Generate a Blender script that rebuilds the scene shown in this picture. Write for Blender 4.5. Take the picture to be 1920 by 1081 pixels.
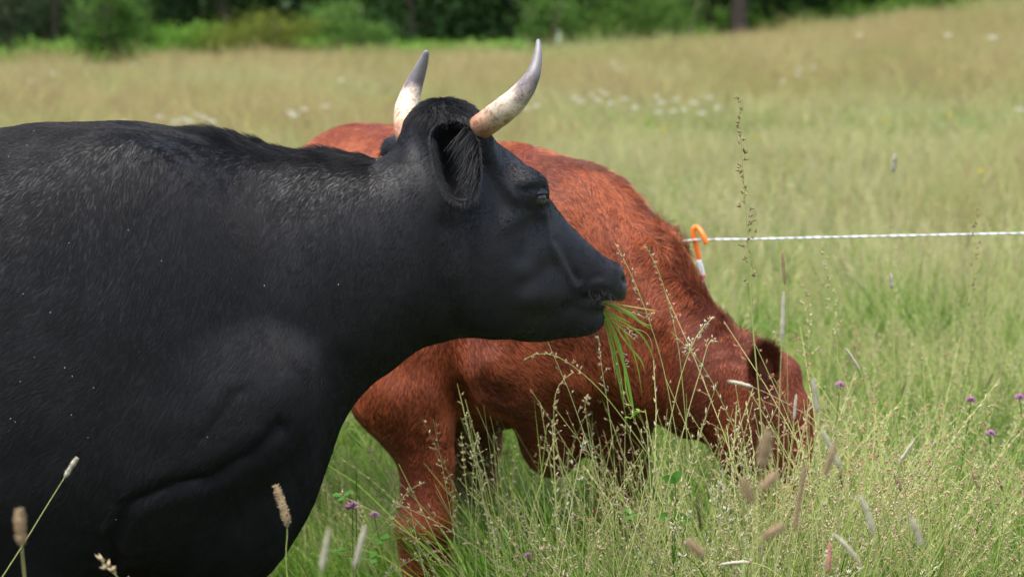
import bpy, bmesh, math, random
import numpy as np
from mathutils import Vector, Matrix

for _o in list(bpy.data.objects):
    bpy.data.objects.remove(_o, do_unlink=True)
scene = bpy.context.scene
C = scene.collection
random.seed(7)
RNG = np.random.default_rng(7)

# ---------------------------------------------------------------- camera
FPX = 4500.0                      # focal length in photograph pixels (1920 wide)
CAM_H = 1.60
PITCH = math.atan(562.0 / FPX)
cam_data = bpy.data.cameras.new('camera')
cam = bpy.data.objects.new('camera', cam_data)
C.objects.link(cam)
cam.location = (0, 0, CAM_H)
cam.rotation_euler = (math.pi / 2 - PITCH, 0, 0)
cam_data.sensor_width = 36.0
cam_data.lens = FPX / 1920.0 * 36.0
cam_data.clip_start = 0.1
cam_data.clip_end = 2000
cam_data.dof.use_dof = True
cam_data.dof.focus_distance = 4.46
cam_data.dof.aperture_fstop = 4.6
cam_data.dof.aperture_blades = 9
scene.camera = cam

# ---------------------------------------------------------------- sky and sun (bright, hazy overcast)
SUN_EL, SUN_AZ = math.radians(76), math.radians(215)   # azimuth clockwise from +Y
world = bpy.data.worlds.new('World')
scene.world = world
world.use_nodes = True
wn = world.node_tree
for n in list(wn.nodes):
    wn.nodes.remove(n)
w_out = wn.nodes.new('ShaderNodeOutputWorld')
w_bg = wn.nodes.new('ShaderNodeBackground')
w_sky = wn.nodes.new('ShaderNodeTexSky')
w_sky.sky_type = 'NISHITA'
w_sky.sun_disc = False
w_sky.sun_elevation = SUN_EL
w_sky.sun_rotation = SUN_AZ
w_sky.air_density = 1.0
w_sky.dust_density = 4.0
w_sky.ozone_density = 1.0
w_bg.inputs['Strength'].default_value = 0.10
wn.links.new(w_sky.outputs[0], w_bg.inputs['Color'])
wn.links.new(w_bg.outputs[0], w_out.inputs['Surface'])
sun_data = bpy.data.lights.new('sun', 'SUN')
sun_data.energy = 1.5
sun_data.angle = math.radians(60)
sun_data.color = (1.0, 0.975, 0.94)
sun = bpy.data.objects.new('sun', sun_data)
C.objects.link(sun)
_sd = Vector((math.sin(SUN_AZ) * math.cos(SUN_EL), math.cos(SUN_AZ) * math.cos(SUN_EL), math.sin(SUN_EL)))
sun.rotation_euler = _sd.to_track_quat('Z', 'Y').to_euler()
sun.location = _sd * 30

scene.view_settings.view_transform = 'Standard'
scene.view_settings.look = 'None'
scene.view_settings.exposure = 1.98
scene.view_settings.gamma = 1.0
scene.view_settings.use_curve_mapping = False
scene.cycles.use_denoising = True
scene.cycles.max_bounces = 5
scene.cycles.diffuse_bounces = 3
scene.cycles.glossy_bounces = 2
scene.cycles.transmission_bounces = 3
scene.cycles.transparent_max_bounces = 8
scene.cycles.use_adaptive_sampling = False
scene.cycles_curves.shape = 'RIBBONS'
scene.cycles_curves.subdivisions = 2
scene.render.film_transparent = False

# ---------------------------------------------------------------- helpers
def at(px, py, Y):
    """world point on the view ray of a photograph pixel at distance Y"""
    u, v = (px - 960.0) / FPX, (540.5 - py) / FPX
    dy = math.cos(PITCH) + v * math.sin(PITCH)
    dz = -math.sin(PITCH) + v * math.cos(PITCH)
    return np.array((u / dy * Y, Y, CAM_H + dz / dy * Y))

def project(P):
    """photograph pixel of world points"""
    P = np.asarray(P, dtype=float)
    x, y, z = P[..., 0], P[..., 1], P[..., 2] - CAM_H
    d = y * math.cos(PITCH) - z * math.sin(PITCH)
    v = y * math.sin(PITCH) + z * math.cos(PITCH)
    return 960 + FPX * x / d, 540.5 - FPX * v / d

def pchip(xs, ys, x):
    xs = np.asarray(xs, float); ys = np.asarray(ys, float)
    h = np.diff(xs); dl = np.diff(ys) / h
    m = np.zeros_like(ys)
    for i in range(1, len(xs) - 1):
        if dl[i - 1] * dl[i] > 0:
            w1, w2 = 2 * h[i] + h[i - 1], h[i] + 2 * h[i - 1]
            m[i] = (w1 + w2) / (w1 / dl[i - 1] + w2 / dl[i])
    m[0], m[-1] = dl[0], dl[-1]
    x = np.clip(x, xs[0], xs[-1])
    k = np.clip(np.searchsorted(xs, x) - 1, 0, len(h) - 1)
    t = (x - xs[k]) / h[k]
    t2, t3 = t * t, t * t * t
    return (2*t3-3*t2+1)*ys[k] + (t3-2*t2+t)*h[k]*m[k] + (-2*t3+3*t2)*ys[k+1] + (t3-t2)*h[k]*m[k+1]

def smin(a, b, k):
    h = np.clip(0.5 + 0.5 * (b - a) / k, 0, 1)
    return b * (1 - h) + a * h - k * h * (1 - h)

def smax(a, b, k):
    return -smin(-a, -b, k)

def smooth01(t):
    t = np.clip(t, 0, 1)
    return t * t * (3 - 2 * t)

def sd_loft(P, X, top, bot, hw, ex=2.3, taper=None, yc=None):
    """solid swept along +x: superellipse sections between z = bot(x) and z = top(x), half width hw(x)"""
    x, y, z = P[:, 0], P[:, 1], P[:, 2]
    lut = np.linspace(X[0], X[-1], 600)
    T, B, W = pchip(X, top, lut), pchip(X, bot, lut), pchip(X, hw, lut)
    xc = np.clip(x, X[0], X[-1])
    T, B, W = np.interp(xc, lut, T), np.interp(xc, lut, B), np.interp(xc, lut, W)
    c, h = (T + B) / 2, np.maximum((T - B) / 2, 1e-3)
    s = (z - c) / h
    if taper is not None:
        W = W * (1 - np.interp(xc, X, taper) * np.clip(s, -1.1, 1.1))
    yy = y - (np.interp(xc, X, yc) if yc is not None else 0.0)
    q = (np.abs(yy / W) ** ex + np.abs(s) ** ex) ** (1.0 / ex)
    d = (q - 1) * np.minimum(W, h)
    e = np.abs(x - xc)
    return np.where(e > 0, np.sqrt(np.maximum(d, 0) ** 2 + e ** 2) + np.minimum(d, 0) * 0, d)

def sd_ellipsoid(P, c, r, R=None):
    q = P - np.asarray(c)
    if R is not None:
        q = q @ np.asarray(R)          # columns of R are the local axes
    r = np.asarray(r, float)
    k0 = np.sqrt(((q / r) ** 2).sum(1))
    k1 = np.sqrt(((q / (r * r)) ** 2).sum(1)) + 1e-9
    return k0 * (k0 - 1.0) / k1

def sd_chain(P, pts, rad, lat=None, ratio=1.0, k=0.02):
    """chain of tapered segments; lat = axis along which the section is scaled by 1/ratio"""
    pts = [np.asarray(p, float) for p in pts]
    out = None
    for i in range(len(pts) - 1):
        a, b = pts[i], pts[i + 1]
        q, ab = P - a, b - a
        if lat is not None:
            L = np.asarray(lat, float)
            q = q + np.outer(q @ L, L) * (1.0 / ratio - 1)
            ab = ab + L * (ab @ L) * (1.0 / ratio - 1)
        t = np.clip((q @ ab) / (ab @ ab), 0, 1)
        ts = t * t * (3 - 2 * t) * 0.5 + t * 0.5
        d = np.linalg.norm(q - t[:, None] * ab, axis=1) - (rad[i] + (rad[i + 1] - rad[i]) * ts)
        if lat is not None:
            d = d * min(1.0, ratio)
        out = d if out is None else smin(out, d, k)
    return out

def surface_nets(f, lo, hi, h, smooth=2):
    """mesh of f = 0; a coarse pass finds where to sample finely"""
    lo, hi = np.asarray(lo, float), np.asarray(hi, float)
    cs = 4
    nc = np.ceil((hi - lo) / (h * cs)).astype(int) + 1
    gx, gy, gz = (lo[i] + (np.arange(nc[i]) + 0.5) * h * cs for i in range(3))
    Pc = np.stack(np.meshgrid(gx, gy, gz, indexing='ij'), -1).reshape(-1, 3)
    dc = f(Pc).reshape(nc)
    act = np.abs(dc) < h * cs * 2.2
    n = nc * cs
    D = np.repeat(np.repeat(np.repeat(np.where(dc > 0, 1.0, -1.0).astype(np.float32), cs, 0), cs, 1), cs, 2)
    M = np.repeat(np.repeat(np.repeat(act, cs, 0), cs, 1), cs, 2)
    idx = np.argwhere(M)
    vals = np.empty(len(idx), np.float32)
    for s in range(0, len(idx), 400000):
        vals[s:s + 400000] = f(lo + (idx[s:s + 400000] + 0.5) * h)
    D[M] = vals
    S = D < 0
    cnt = np.zeros(n - 1, np.int8)
    for i in (0, 1):
        for j in (0, 1):
            for k in (0, 1):
                cnt += S[i:n[0]-1+i, j:n[1]-1+j, k:n[2]-1+k]
    cell = (cnt > 0) & (cnt < 8)
    ci = np.argwhere(cell)
    vid = np.full(n - 1, -1, np.int32)
    vid[cell] = np.arange(len(ci))
    acc = np.zeros((len(ci), 3)); num = np.zeros(len(ci))
    offs = [(i, j, k) for i in (0, 1) for j in (0, 1) for k in (0, 1)]
    for a in offs:
        for ax in range(3):
            if a[ax] == 0:
                b = list(a); b[ax] = 1
                da = D[ci[:, 0]+a[0], ci[:, 1]+a[1], ci[:, 2]+a[2]]
                db = D[ci[:, 0]+b[0], ci[:, 1]+b[1], ci[:, 2]+b[2]]
                x = (da < 0) != (db < 0)
                t = np.where(x, da / np.where(x, da - db, 1), 0)
                p = np.tile(np.array(a, float), (len(ci), 1)); p[:, ax] += t
                acc[x] += p[x]; num[x] += 1
    V = lo + (ci + acc / num[:, None] + 0.5) * h
    quads = []
    for ax in range(3):
        b, c = (ax + 1) % 3, (ax + 2) % 3
        sl0 = [slice(1, None)] * 3; sl1 = [slice(1, None)] * 3
        sl0[ax] = slice(0, n[ax] - 1); sl1[ax] = slice(1, n[ax])
        sl0[b] = slice(1, n[b] - 1); sl1[b] = slice(1, n[b] - 1)
        sl0[c] = slice(1, n[c] - 1); sl1[c] = slice(1, n[c] - 1)
        s0, s1 = S[tuple(sl0)], S[tuple(sl1)]
        e = np.argwhere(s0 != s1)
        base = e.copy(); base[:, b] += 1; base[:, c] += 1
        flip = ~s0[tuple(e.T)]
        def g(db, dc_):
            q = base.copy(); q[:, b] -= db; q[:, c] -= dc_
            return vid[q[:, 0], q[:, 1], q[:, 2]]
        Q = np.stack([g(1, 1), g(0, 1), g(0, 0), g(1, 0)], 1)
        Q[flip] = Q[flip][:, ::-1]
        quads.append(Q)
    F = np.concatenate(quads)
    F = F[(F >= 0).all(1)]
    for _ in range(smooth):
        V = laplace(V, F, 0.6)
    return V, F

def laplace(V, F, lam):
    acc = np.zeros_like(V); num = np.zeros(len(V))
    for a, b in ((0, 1), (1, 2), (2, 3), (3, 0)):
        for p, q in ((a, b), (b, a)):
            for k in range(3):
                acc[:, k] += np.bincount(F[:, p], V[F[:, q], k], len(V))
            num += np.bincount(F[:, p], minlength=len(V))
    return V + lam * (acc / np.maximum(num, 1)[:, None] - V)

def normals(V, F):
    n = np.cross(V[F[:, 2]] - V[F[:, 0]], V[F[:, 3]] - V[F[:, 1]])
    out = np.zeros_like(V)
    for k in range(4):
        for a in range(3):
            out[:, a] += np.bincount(F[:, k], n[:, a], len(V))
    return out / np.maximum(np.linalg.norm(out, axis=1), 1e-12)[:, None]

def seg_dist(u, v, line):
    """distance in pixels from (u, v) to a polyline"""
    best = np.full(u.shape, 1e9)
    line = np.asarray(line, float)
    if len(line) == 1:
        return np.hypot(u - line[0, 0], v - line[0, 1])
    for a, b in zip(line[:-1], line[1:]):
        ab = b - a
        t = np.clip(((u - a[0]) * ab[0] + (v - a[1]) * ab[1]) / (ab @ ab), 0, 1)
        best = np.minimum(best, np.hypot(u - a[0] - t * ab[0], v - a[1] - t * ab[1]))
    return best

def wobble(P, freq, seed, octaves=2):
    """smooth random field in about -1..1"""
    r = np.random.default_rng(seed)
    out = np.zeros(len(P)); amp = 1.0; tot = 0
    for o in range(octaves):
        for _ in range(5):
            k = r.normal(size=3) * freq
            out += amp * np.sin(P @ k + r.uniform(0, 6.28))
        tot += amp * 1.6; amp *= 0.5; freq *= 2.1
    return out / tot

def link(o, parent=None):
    C.objects.link(o)
    if parent is not None:
        o.parent = parent
        o.matrix_parent_inverse = Matrix.Identity(4)
    return o

def mesh_obj(name, V, F, mat, parent=None, smooth=True, loc=None):
    me = bpy.data.meshes.new(name)
    V = np.asarray(V, float)
    if loc is not None:
        V = V - np.asarray(loc, float)
    if isinstance(F, np.ndarray):
        me.vertices.add(len(V)); me.vertices.foreach_set('co', V.astype(np.float32).ravel())
        k = F.shape[1]
        me.loops.add(F.size); me.loops.foreach_set('vertex_index', F.astype(np.int32).ravel())
        me.polygons.add(len(F)); me.polygons.foreach_set('loop_start', np.arange(0, F.size, k, dtype=np.int32))
        me.update(calc_edges=True); me.validate()
    else:
        me.from_pydata([tuple(v) for v in V], [], F)
    if smooth:
        me.polygons.foreach_set('use_smooth', np.ones(len(me.polygons), bool))
    if mat is not None:
        me.materials.append(mat)
    return link(bpy.data.objects.new(name, me), parent)

def tag(o, label=None, cat=None, group=None, kind=None):
    if label: o['label'] = label
    if cat: o['category'] = cat
    if group: o['group'] = group
    if kind: o['kind'] = kind
    return o

def empty(name, loc):
    o = bpy.data.objects.new(name, None)
    C.objects.link(o); o.location = Vector([float(a) for a in loc]); o.empty_display_size = 0.1
    return o

def tube(path, radii, nseg=8, caps=True):
    """verts and faces of a tube through path"""
    path = np.asarray(path, float); n = len(path)
    V, F = [], []
    t = np.gradient(path, axis=0)
    t /= np.linalg.norm(t, axis=1)[:, None] + 1e-12
    ref = np.array((0, 0, 1.0)) if abs(t[0][2]) < 0.9 else np.array((1.0, 0, 0))
    u = np.cross(t[0], ref); u /= np.linalg.norm(u)
    for i in range(n):
        u = u - t[i] * (u @ t[i]); u /= np.linalg.norm(u) + 1e-12
        w = np.cross(t[i], u)
        for k in range(nseg):
            a = 2 * math.pi * k / nseg
            V.append(path[i] + radii[i] * (math.cos(a) * u + math.sin(a) * w))
    for i in range(n - 1):
        for k in range(nseg):
            k2 = (k + 1) % nseg
            F.append((i * nseg + k, i * nseg + k2, (i + 1) * nseg + k2, (i + 1) * nseg + k))
    if caps:
        F.append(tuple(range(nseg))[::-1]); F.append(tuple((n - 1) * nseg + k for k in range(nseg)))
    return V, F

# ---------------------------------------------------------------- materials
def new_mat(name):
    m = bpy.data.materials.new(name); m.use_nodes = True
    nt = m.node_tree
    for n in list(nt.nodes): nt.nodes.remove(n)
    out = nt.nodes.new('ShaderNodeOutputMaterial')
    return m, nt, out

def N(nt, kind, **kw):
    n = nt.nodes.new(kind)
    for k, v in kw.items():
        if k in n.inputs.keys(): n.inputs[k].default_value = v
        else: setattr(n, k, v)
    return n

def ramp(nt, stops, fac=None, interp='LINEAR'):
    n = nt.nodes.new('ShaderNodeValToRGB')
    e = n.color_ramp.elements
    n.color_ramp.interpolation = interp
    while len(e) < len(stops): e.new(0.5)
    for el, (p, c) in zip(e, stops):
        el.position = p; el.color = (*c, 1)
    if fac is not None: nt.links.new(fac, n.inputs['Fac'])
    return n

def simple_mat(name, col, rough=0.6, spec=0.3, noise=None, scale=40.0, bump=0.0):
    m, nt, out = new_mat(name)
    b = N(nt, 'ShaderNodeBsdfPrincipled', Roughness=rough)
    b.inputs['Specular IOR Level'].default_value = spec
    b.inputs['Base Color'].default_value = (*col, 1)
    if noise is not None:
        tc = N(nt, 'ShaderNodeTexCoord'); nz = N(nt, 'ShaderNodeTexNoise', Scale=scale, Detail=5.0)
        nt.links.new(tc.outputs['Object'], nz.inputs['Vector'])
        r = ramp(nt, [(0.3, col), (0.7, noise)], nz.outputs['Fac'])
        nt.links.new(r.outputs['Color'], b.inputs['Base Color'])
        if bump:
            bp = N(nt, 'ShaderNodeBump', Strength=bump, Distance=0.003)
            nt.links.new(nz.outputs['Fac'], bp.inputs['Height']); nt.links.new(bp.outputs[0], b.inputs['Normal'])
    nt.links.new(b.outputs[0], out.inputs['Surface'])
    return m
# ================================================================ terrain
def terrain(x, y):
    x = np.asarray(x, float); y = np.asarray(y, float)
    s = np.clip((x + 1.0) / 12.0, 0, 1.8)
    r = 1.05 * s ** 1.25 * np.clip((y - 12) / 38.0, 0, 1.5) ** 1.2
    return r + .04 * np.sin(x * .31 + 1) * np.sin(y * .23) * np.clip((y - 8) / 20, 0, 1) + np.clip((y - 70) / 30, 0, 12) * .8

def ground_sheet():
    ys = np.concatenate([np.linspace(-60, 0, 8), np.linspace(2, 30, 30), np.linspace(32, 130, 50), np.linspace(140, 420, 15)])
    xs = np.concatenate([np.linspace(-300, -45, 12), np.linspace(-42, 42, 57), np.linspace(45, 300, 12)])
    X, Y = np.meshgrid(xs, ys)
    V = np.stack([X.ravel(), Y.ravel(), terrain(X, Y).ravel()], 1)
    nx = len(xs)
    F = [(j*nx+i, j*nx+i+1, (j+1)*nx+i+1, (j+1)*nx+i) for j in range(len(ys)-1) for i in range(nx-1)]
    m, nt, out = new_mat('meadow_soil')
    b = N(nt, 'ShaderNodeBsdfPrincipled', Roughness=.95)
    g = N(nt, 'ShaderNodeNewGeometry')
    n1 = N(nt, 'ShaderNodeTexNoise', Scale=.22, Detail=4.0); n2 = N(nt, 'ShaderNodeTexNoise', Scale=9.0, Detail=6.0)
    nt.links.new(g.outputs['Position'], n1.inputs['Vector']); nt.links.new(g.outputs['Position'], n2.inputs['Vector'])
    r1 = ramp(nt, [(.35, (.075, .085, .025)), (.6, (.15, .12, .055))], n1.outputs['Fac'])
    r2 = ramp(nt, [(.3, (.45, .42, .38)), (.7, (1, 1, 1))], n2.outputs['Fac'])
    mx = N(nt, 'ShaderNodeMix', data_type='RGBA', blend_type='MULTIPLY'); mx.inputs[0].default_value = 1
    nt.links.new(r1.outputs['Color'], mx.inputs[6]); nt.links.new(r2.outputs['Color'], mx.inputs[7])
    nt.links.new(mx.outputs[2], b.inputs['Base Color']); nt.links.new(b.outputs[0], out.inputs['Surface'])
    o = mesh_obj('ground', V, F, m)
    tag(o, 'grassy meadow ground rising gently to the right', kind='structure')
ground_sheet()

# ================================================================ grass
def plant_mat(name, col, col2, trans=.35, rough=.55, var=.25, patch=None):
    """leaf-like: diffuse + translucent + weak gloss; hue varies per plant; patch = (second colour) drifting over the field"""
    m, nt, out = new_mat(name)
    oi = N(nt, 'ShaderNodeObjectInfo')
    r = ramp(nt, [(0, col), (1, col2)], oi.outputs['Random'])
    c = r.outputs['Color']
    if patch is not None:
        g = N(nt, 'ShaderNodeNewGeometry')
        nz = N(nt, 'ShaderNodeTexNoise', Scale=.35, Detail=3.0)
        nt.links.new(g.outputs['Position'], nz.inputs['Vector'])
        k = ramp(nt, [(.40, (0, 0, 0)), (.64, (1, 1, 1))], nz.outputs['Fac'])
        mx = N(nt, 'ShaderNodeMix', data_type='RGBA')
        nt.links.new(k.outputs['Color'], mx.inputs[0]); nt.links.new(c, mx.inputs[6]); mx.inputs[7].default_value = (*patch, 1)
        c = mx.outputs[2]
    n2 = N(nt, 'ShaderNodeTexNoise', Scale=30.0, Detail=2.0)
    tc = N(nt, 'ShaderNodeTexCoord'); nt.links.new(tc.outputs['Object'], n2.inputs['Vector'])
    mr = N(nt, 'ShaderNodeMapRange'); mr.inputs[3].default_value = 1 - var; mr.inputs[4].default_value = 1 + var
    nt.links.new(n2.outputs['Fac'], mr.inputs[0])
    hs = N(nt, 'ShaderNodeHueSaturation'); nt.links.new(c, hs.inputs['Color']); nt.links.new(mr.outputs[0], hs.inputs['Value'])
    b = N(nt, 'ShaderNodeBsdfPrincipled', Roughness=rough); b.inputs['Specular IOR Level'].default_value = .12
    t = N(nt, 'ShaderNodeBsdfTranslucent')
    ms = N(nt, 'ShaderNodeMixShader'); ms.inputs[0].default_value = trans
    nt.links.new(hs.outputs[0], b.inputs['Base Color']); nt.links.new(hs.outputs[0], t.inputs['Color'])
    nt.links.new(b.outputs[0], ms.inputs[1]); nt.links.new(t.outputs[0], ms.inputs[2])
    nt.links.new(ms.outputs[0], out.inputs['Surface'])
    return m
M_BLADE = plant_mat('grass_blade', (.095, .235, .018), (.165, .30, .030), .40, patch=(.26, .34, .066))
M_DEEP = plant_mat('grass_blade_deep', (.042, .135, .009), (.075, .18, .016), .38)
M_STEM = plant_mat('grass_stem', (.33, .40, .11), (.48, .48, .19), .2)
M_SEED = plant_mat('seed_head_straw', (.45, .42, .22), (.53, .47, .28), .25, patch=(.43, .31, .20))
M_PINK = plant_mat('seed_head_pink', (.41, .18, .135), (.47, .225, .17), .25)
M_PALE = plant_mat('seed_head_pale', (.39, .37, .27), (.45, .42, .31), .25)
M_BROWN = plant_mat('seed_head_brown', (.25, .18, .10), (.30, .22, .125), .2)
M_CLOVER = plant_mat('clover_leaf', (.050, .15, .017), (.080, .20, .025), .3)
GM = [M_BLADE, M_DEEP, M_STEM, M_SEED, M_PINK, M_PALE, M_BROWN, M_CLOVER]

class MB:
    def __init__(self, mats=None):
        self.v, self.f, self.m = [], [], []
        self.mats = mats or GM
        self.lod = 0
    def blade(self, root, az, h, w, lean, curl, mat, nseg=5, twist=0.0):
        root = np.asarray(root, float)
        d = np.array((math.cos(az), math.sin(az), 0)); sdv = np.array((-d[1], d[0], 0))
        b0 = len(self.v); th = lean; p = root.copy(); L = h / nseg
        for i in range(nseg + 1):
            t = i / nseg
            ww = w * (1 - t ** 2.2) * (.55 + .45 * min(1, t * 4)) / 2
            s = sdv * math.cos(twist * t) + d * math.sin(twist * t)
            if i < nseg:
                self.v += [tuple(p - s * ww), tuple(p + s * ww)]
            else:
                self.v.append(tuple(p))
            p = p + (d * math.sin(th) + np.array((0, 0, math.cos(th)))) * L
            th += curl / nseg
        for i in range(nseg - 1):
            a = b0 + 2 * i
            self.f.append((a, a + 1, a + 3, a + 2)); self.m.append(mat)
        a = b0 + 2 * (nseg - 1)
        self.f.append((a, a + 1, a + 2)); self.m.append(mat)
    def stem(self, path, r0, r1, mat, n=3):
        if self.lod: r0, r1 = r0 * 1.5, r1 * 1.7
        V, F = tube(path, np.linspace(r0, r1, len(path)), n, caps=False)
        b = len(self.v); self.v += [tuple(p) for p in V]
        self.f += [tuple(b + i for i in f) for f in F]; self.m += [mat] * len(F)
    def spikelet(self, p, d, l, w, mat):
        d = np.asarray(d, float); d = d / (np.linalg.norm(d) + 1e-9)
        ref = np.array((0, 0, 1.0)) if abs(d[2]) < .9 else np.array((1.0, 0, 0))
        u = np.cross(d, ref); u /= np.linalg.norm(u); v = np.cross(d, u)
        b = len(self.v); m = p + d * l * .4
        self.v += [tuple(p)] + [tuple(m + w * (math.cos(a) * u + math.sin(a) * v)) for a in (0, 2.09, 4.19)] + [tuple(p + d * l)]
        for i in range(3):
            j = (i + 1) % 3
            self.f += [(b, b + 1 + j, b + 1 + i), (b + 4, b + 1 + i, b + 1 + j)]; self.m += [mat, mat]
    def path(self, root, az, h, lean, curl, n=6):
        p = np.asarray(root, float); th = lean; out = [p]
        d = np.array((math.cos(az), math.sin(az), 0))
        for i in range(n):
            p = p + (d * math.sin(th) + np.array((0, 0, math.cos(th)))) * h / n
            th += curl / n; out.append(p)
        return np.array(out)
    def panicle(self, path, frac, spread, nbr, per, sl, sw, mat, rg, smat=2, up=.8):
        """open seed head on the last frac of the stem"""
        n = len(path) - 1
        if self.lod == 1: nbr, per, sl, sw = nbr // 2, 2, sl * 2.2, sw * 2.4
        if self.lod == 2: nbr, sl, sw = int(nbr * .75), sl * 1.45, sw * 1.6
        for k in range(nbr):
            q = 1 - frac + frac * (k + rg.random() * .7) / nbr
            i = min(int(q * n), n - 1); fr = q * n - i
            p = path[i] * (1 - fr) + path[i + 1] * fr; tng = path[i + 1] - path[i]; tng /= np.linalg.norm(tng)
            a = rg.uniform(0, 6.28); sp = spread * (1.15 - (q - 1 + frac) / frac) * rg.uniform(.6, 1.2)
            out = np.array((math.cos(a), math.sin(a), 0)); d = out + tng * up; d /= np.linalg.norm(d)
            e = p + d * sp + np.array((0, 0, -sp * .15))
            if sp > .012 and self.lod != 1:
                self.stem([p, (p + e) / 2 + np.array((0, 0, sp * .05)), e], .00035, .0002, smat, 3)
            for _ in range(per):
                t = rg.uniform(.3, 1.0)
                pp = p * (1 - t) + e * t
                self.spikelet(pp, d + rg.normal(size=3) * .45 + np.array((0, 0, .1)), sl * rg.uniform(.7, 1.2), sw, mat)
    def spike(self, path, frac, r, mat, rg, n=9, sides=6):
        """dense cylindrical head with a rough surface"""
        pts = np.array([path[-1] * t + path[max(0, int((1 - frac) * (len(path) - 1)))] * (1 - t) for t in np.linspace(0, 1, n)])
        rad = r * np.array([.45, .85] + [1 + .12 * rg.normal() for _ in range(n - 4)] + [.8, .3])
        V, F = tube(pts, rad, sides, caps=False)
        b = len(self.v); self.v += [tuple(p + rg.normal(size=3) * r * .10) for p in V]
        self.f += [tuple(b + i for i in f) for f in F]; self.m += [mat] * len(F)
    def trefoil(self, p, r, mat, rg):
        a0 = rg.uniform(0, 6.28); tilt = rg.normal(size=2) * .3
        for k in range(3):
            a = a0 + k * 2.09; b = len(self.v)
            for (rr, da) in ((0, 0), (.55, .55), (1, .33), (1.05, 0), (1, -.33), (.55, -.55)):
                x, y = r * rr * math.cos(a + da), r * rr * math.sin(a + da)
                self.v.append((p[0] + x, p[1] + y, p[2] + tilt[0] * x + tilt[1] * y + r * .15 * rr))
            self.f += [(b, b + 5, b + 4, b + 3), (b, b + 3, b + 2, b + 1)]; self.m += [mat] * 2
    def mesh(self, name):
        me = bpy.data.meshes.new(name)
        me.from_pydata(self.v, [], self.f)
        used = sorted(set(self.m)); mp = {k: i for i, k in enumerate(used)}
        for k in used: me.materials.append(self.mats[k])
        me.polygons.foreach_set('material_index', np.array([mp[k] for k in self.m], np.int32))
        me.polygons.foreach_set('use_smooth', np.ones(len(self.f), bool))
        me.update()
        return me
    def obj(self, name, parent=None, loc=None):
        if loc is not None:
            self.v = [(v[0] - loc[0], v[1] - loc[1], v[2] - loc[2]) for v in self.v]
        return link(bpy.data.objects.new(name, self.mesh(name)), parent)

clumps = bpy.data.collections.new('grass_patches')     # mesh sources for the scatter, not linked to the scene
def grow(mb, kind, rg, c, R, hs):
    """one tussock of a kind of grass at c"""
    def root():
        a, r = rg.uniform(0, 6.28), R * math.sqrt(rg.random()); return c + np.array((r * math.cos(a), r * math.sin(a), 0))
    az = lambda: rg.uniform(0, 6.28)
    def blades(n, h0, h1, w0=.0026, w1=.0056, mats=(0, 0, 1)):
        if mb.lod == 0: mats = tuple(mats) + (1,)
        for _ in range(n):
            mb.blade(root(), az(), rg.uniform(h0, h1) * hs, rg.uniform(w0, w1) * (1.15, 1.7, 1.45)[mb.lod], rg.uniform(.02, .35), rg.uniform(.2, 1.9), int(rg.choice(mats)), 3 if mb.lod else 4, rg.normal() * .6)
    if kind == 'leaf':
        blades(40, .26, .60)
        for _ in range(6):
            mb.stem(mb.path(root(), az(), rg.uniform(.35, .6) * hs, rg.uniform(0, .3), rg.uniform(0, .6), 4), .0010, .0005, 2)
    elif kind == 'low':
        blades(26, .14, .32, mats=(0, 1, 1))
        for _ in range(8):
            r_ = root(); z = rg.uniform(.12, .28); top = r_ + np.array((rg.normal() * .03, rg.normal() * .03, z))
            mb.stem([r_, top], .0009, .0007, 1); mb.trefoil(top, rg.uniform(.011, .019), 7, rg)
    elif kind in ('airy', 'pink'):
        blades(12, .2, .42)
        sm = 3 if kind == 'airy' else 4
        for _ in range(8):
            pa = mb.path(root(), az(), rg.uniform(.44, .66) * hs * (1.14 if kind == 'pink' and mb.lod else 1), rg.uniform(0, .24), rg.uniform(-.1, .7), 7)
            mb.stem(pa, .0010, .0005, 2)
            mb.panicle(pa, .30, rg.uniform(.016, .040), 9, 3, .0062, .0012, sm, rg)
    elif kind == 'oat':
        blades(10, .25, .45)
        for _ in range(6):
            pa = mb.path(root(), az(), rg.uniform(.50, .70) * hs, rg.uniform(0, .2), rg.uniform(.1, 1.2), 8)
            mb.stem(pa, .0012, .0005, 2)
            mb.panicle(pa, .36, .028, 11, 3, .0095, .0015, int(rg.choice((3, 3, 5))), rg, up=1.4)
    elif kind == 'spike':
        blades(14, .2, .42)
        for _ in range(2):
            pa = mb.path(root(), az(), rg.uniform(.44, .62) * hs, rg.uniform(0, .3), rg.uniform(-.1, .5), 16)
            mb.stem(pa, .0012, .0008, 2); mb.spike(pa, rg.uniform(.10, .15), rg.uniform(.0026, .0036), int(rg.choice((5, 5, 6, 3))), rg, 8, 5)
    elif kind == 'rye':
        blades(12, .2, .42)
        for _ in range(8):
            pa = mb.path(root(), az(), rg.uniform(.42, .62) * hs, rg.uniform(0, .35), rg.uniform(0, .8), 8)
            mb.stem(pa, .0011, .0006, 2)
            for k in range(0, 12, 2 if mb.lod == 1 else 1):
                q = .66 + .34 * k / 12; i = min(int(q * 8), 7); fr = q * 8 - i
                p = pa[i] * (1 - fr) + pa[i + 1] * fr; t = pa[i + 1] - pa[i]; t /= np.linalg.norm(t)
                sd = np.cross(t, (0, .3, 1)); sd /= np.linalg.norm(sd) + 1e-9
                mb.spikelet(p, t + sd * (.55 if k % 2 else -.55), .012 * (1.4 if mb.lod else 1), .0013 * (1.7 if mb.lod else 1), int(3 if k % 3 else 5))
MIX = ['leaf', 'low', 'airy', 'oat', 'pink', 'rye', 'spike']
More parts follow.
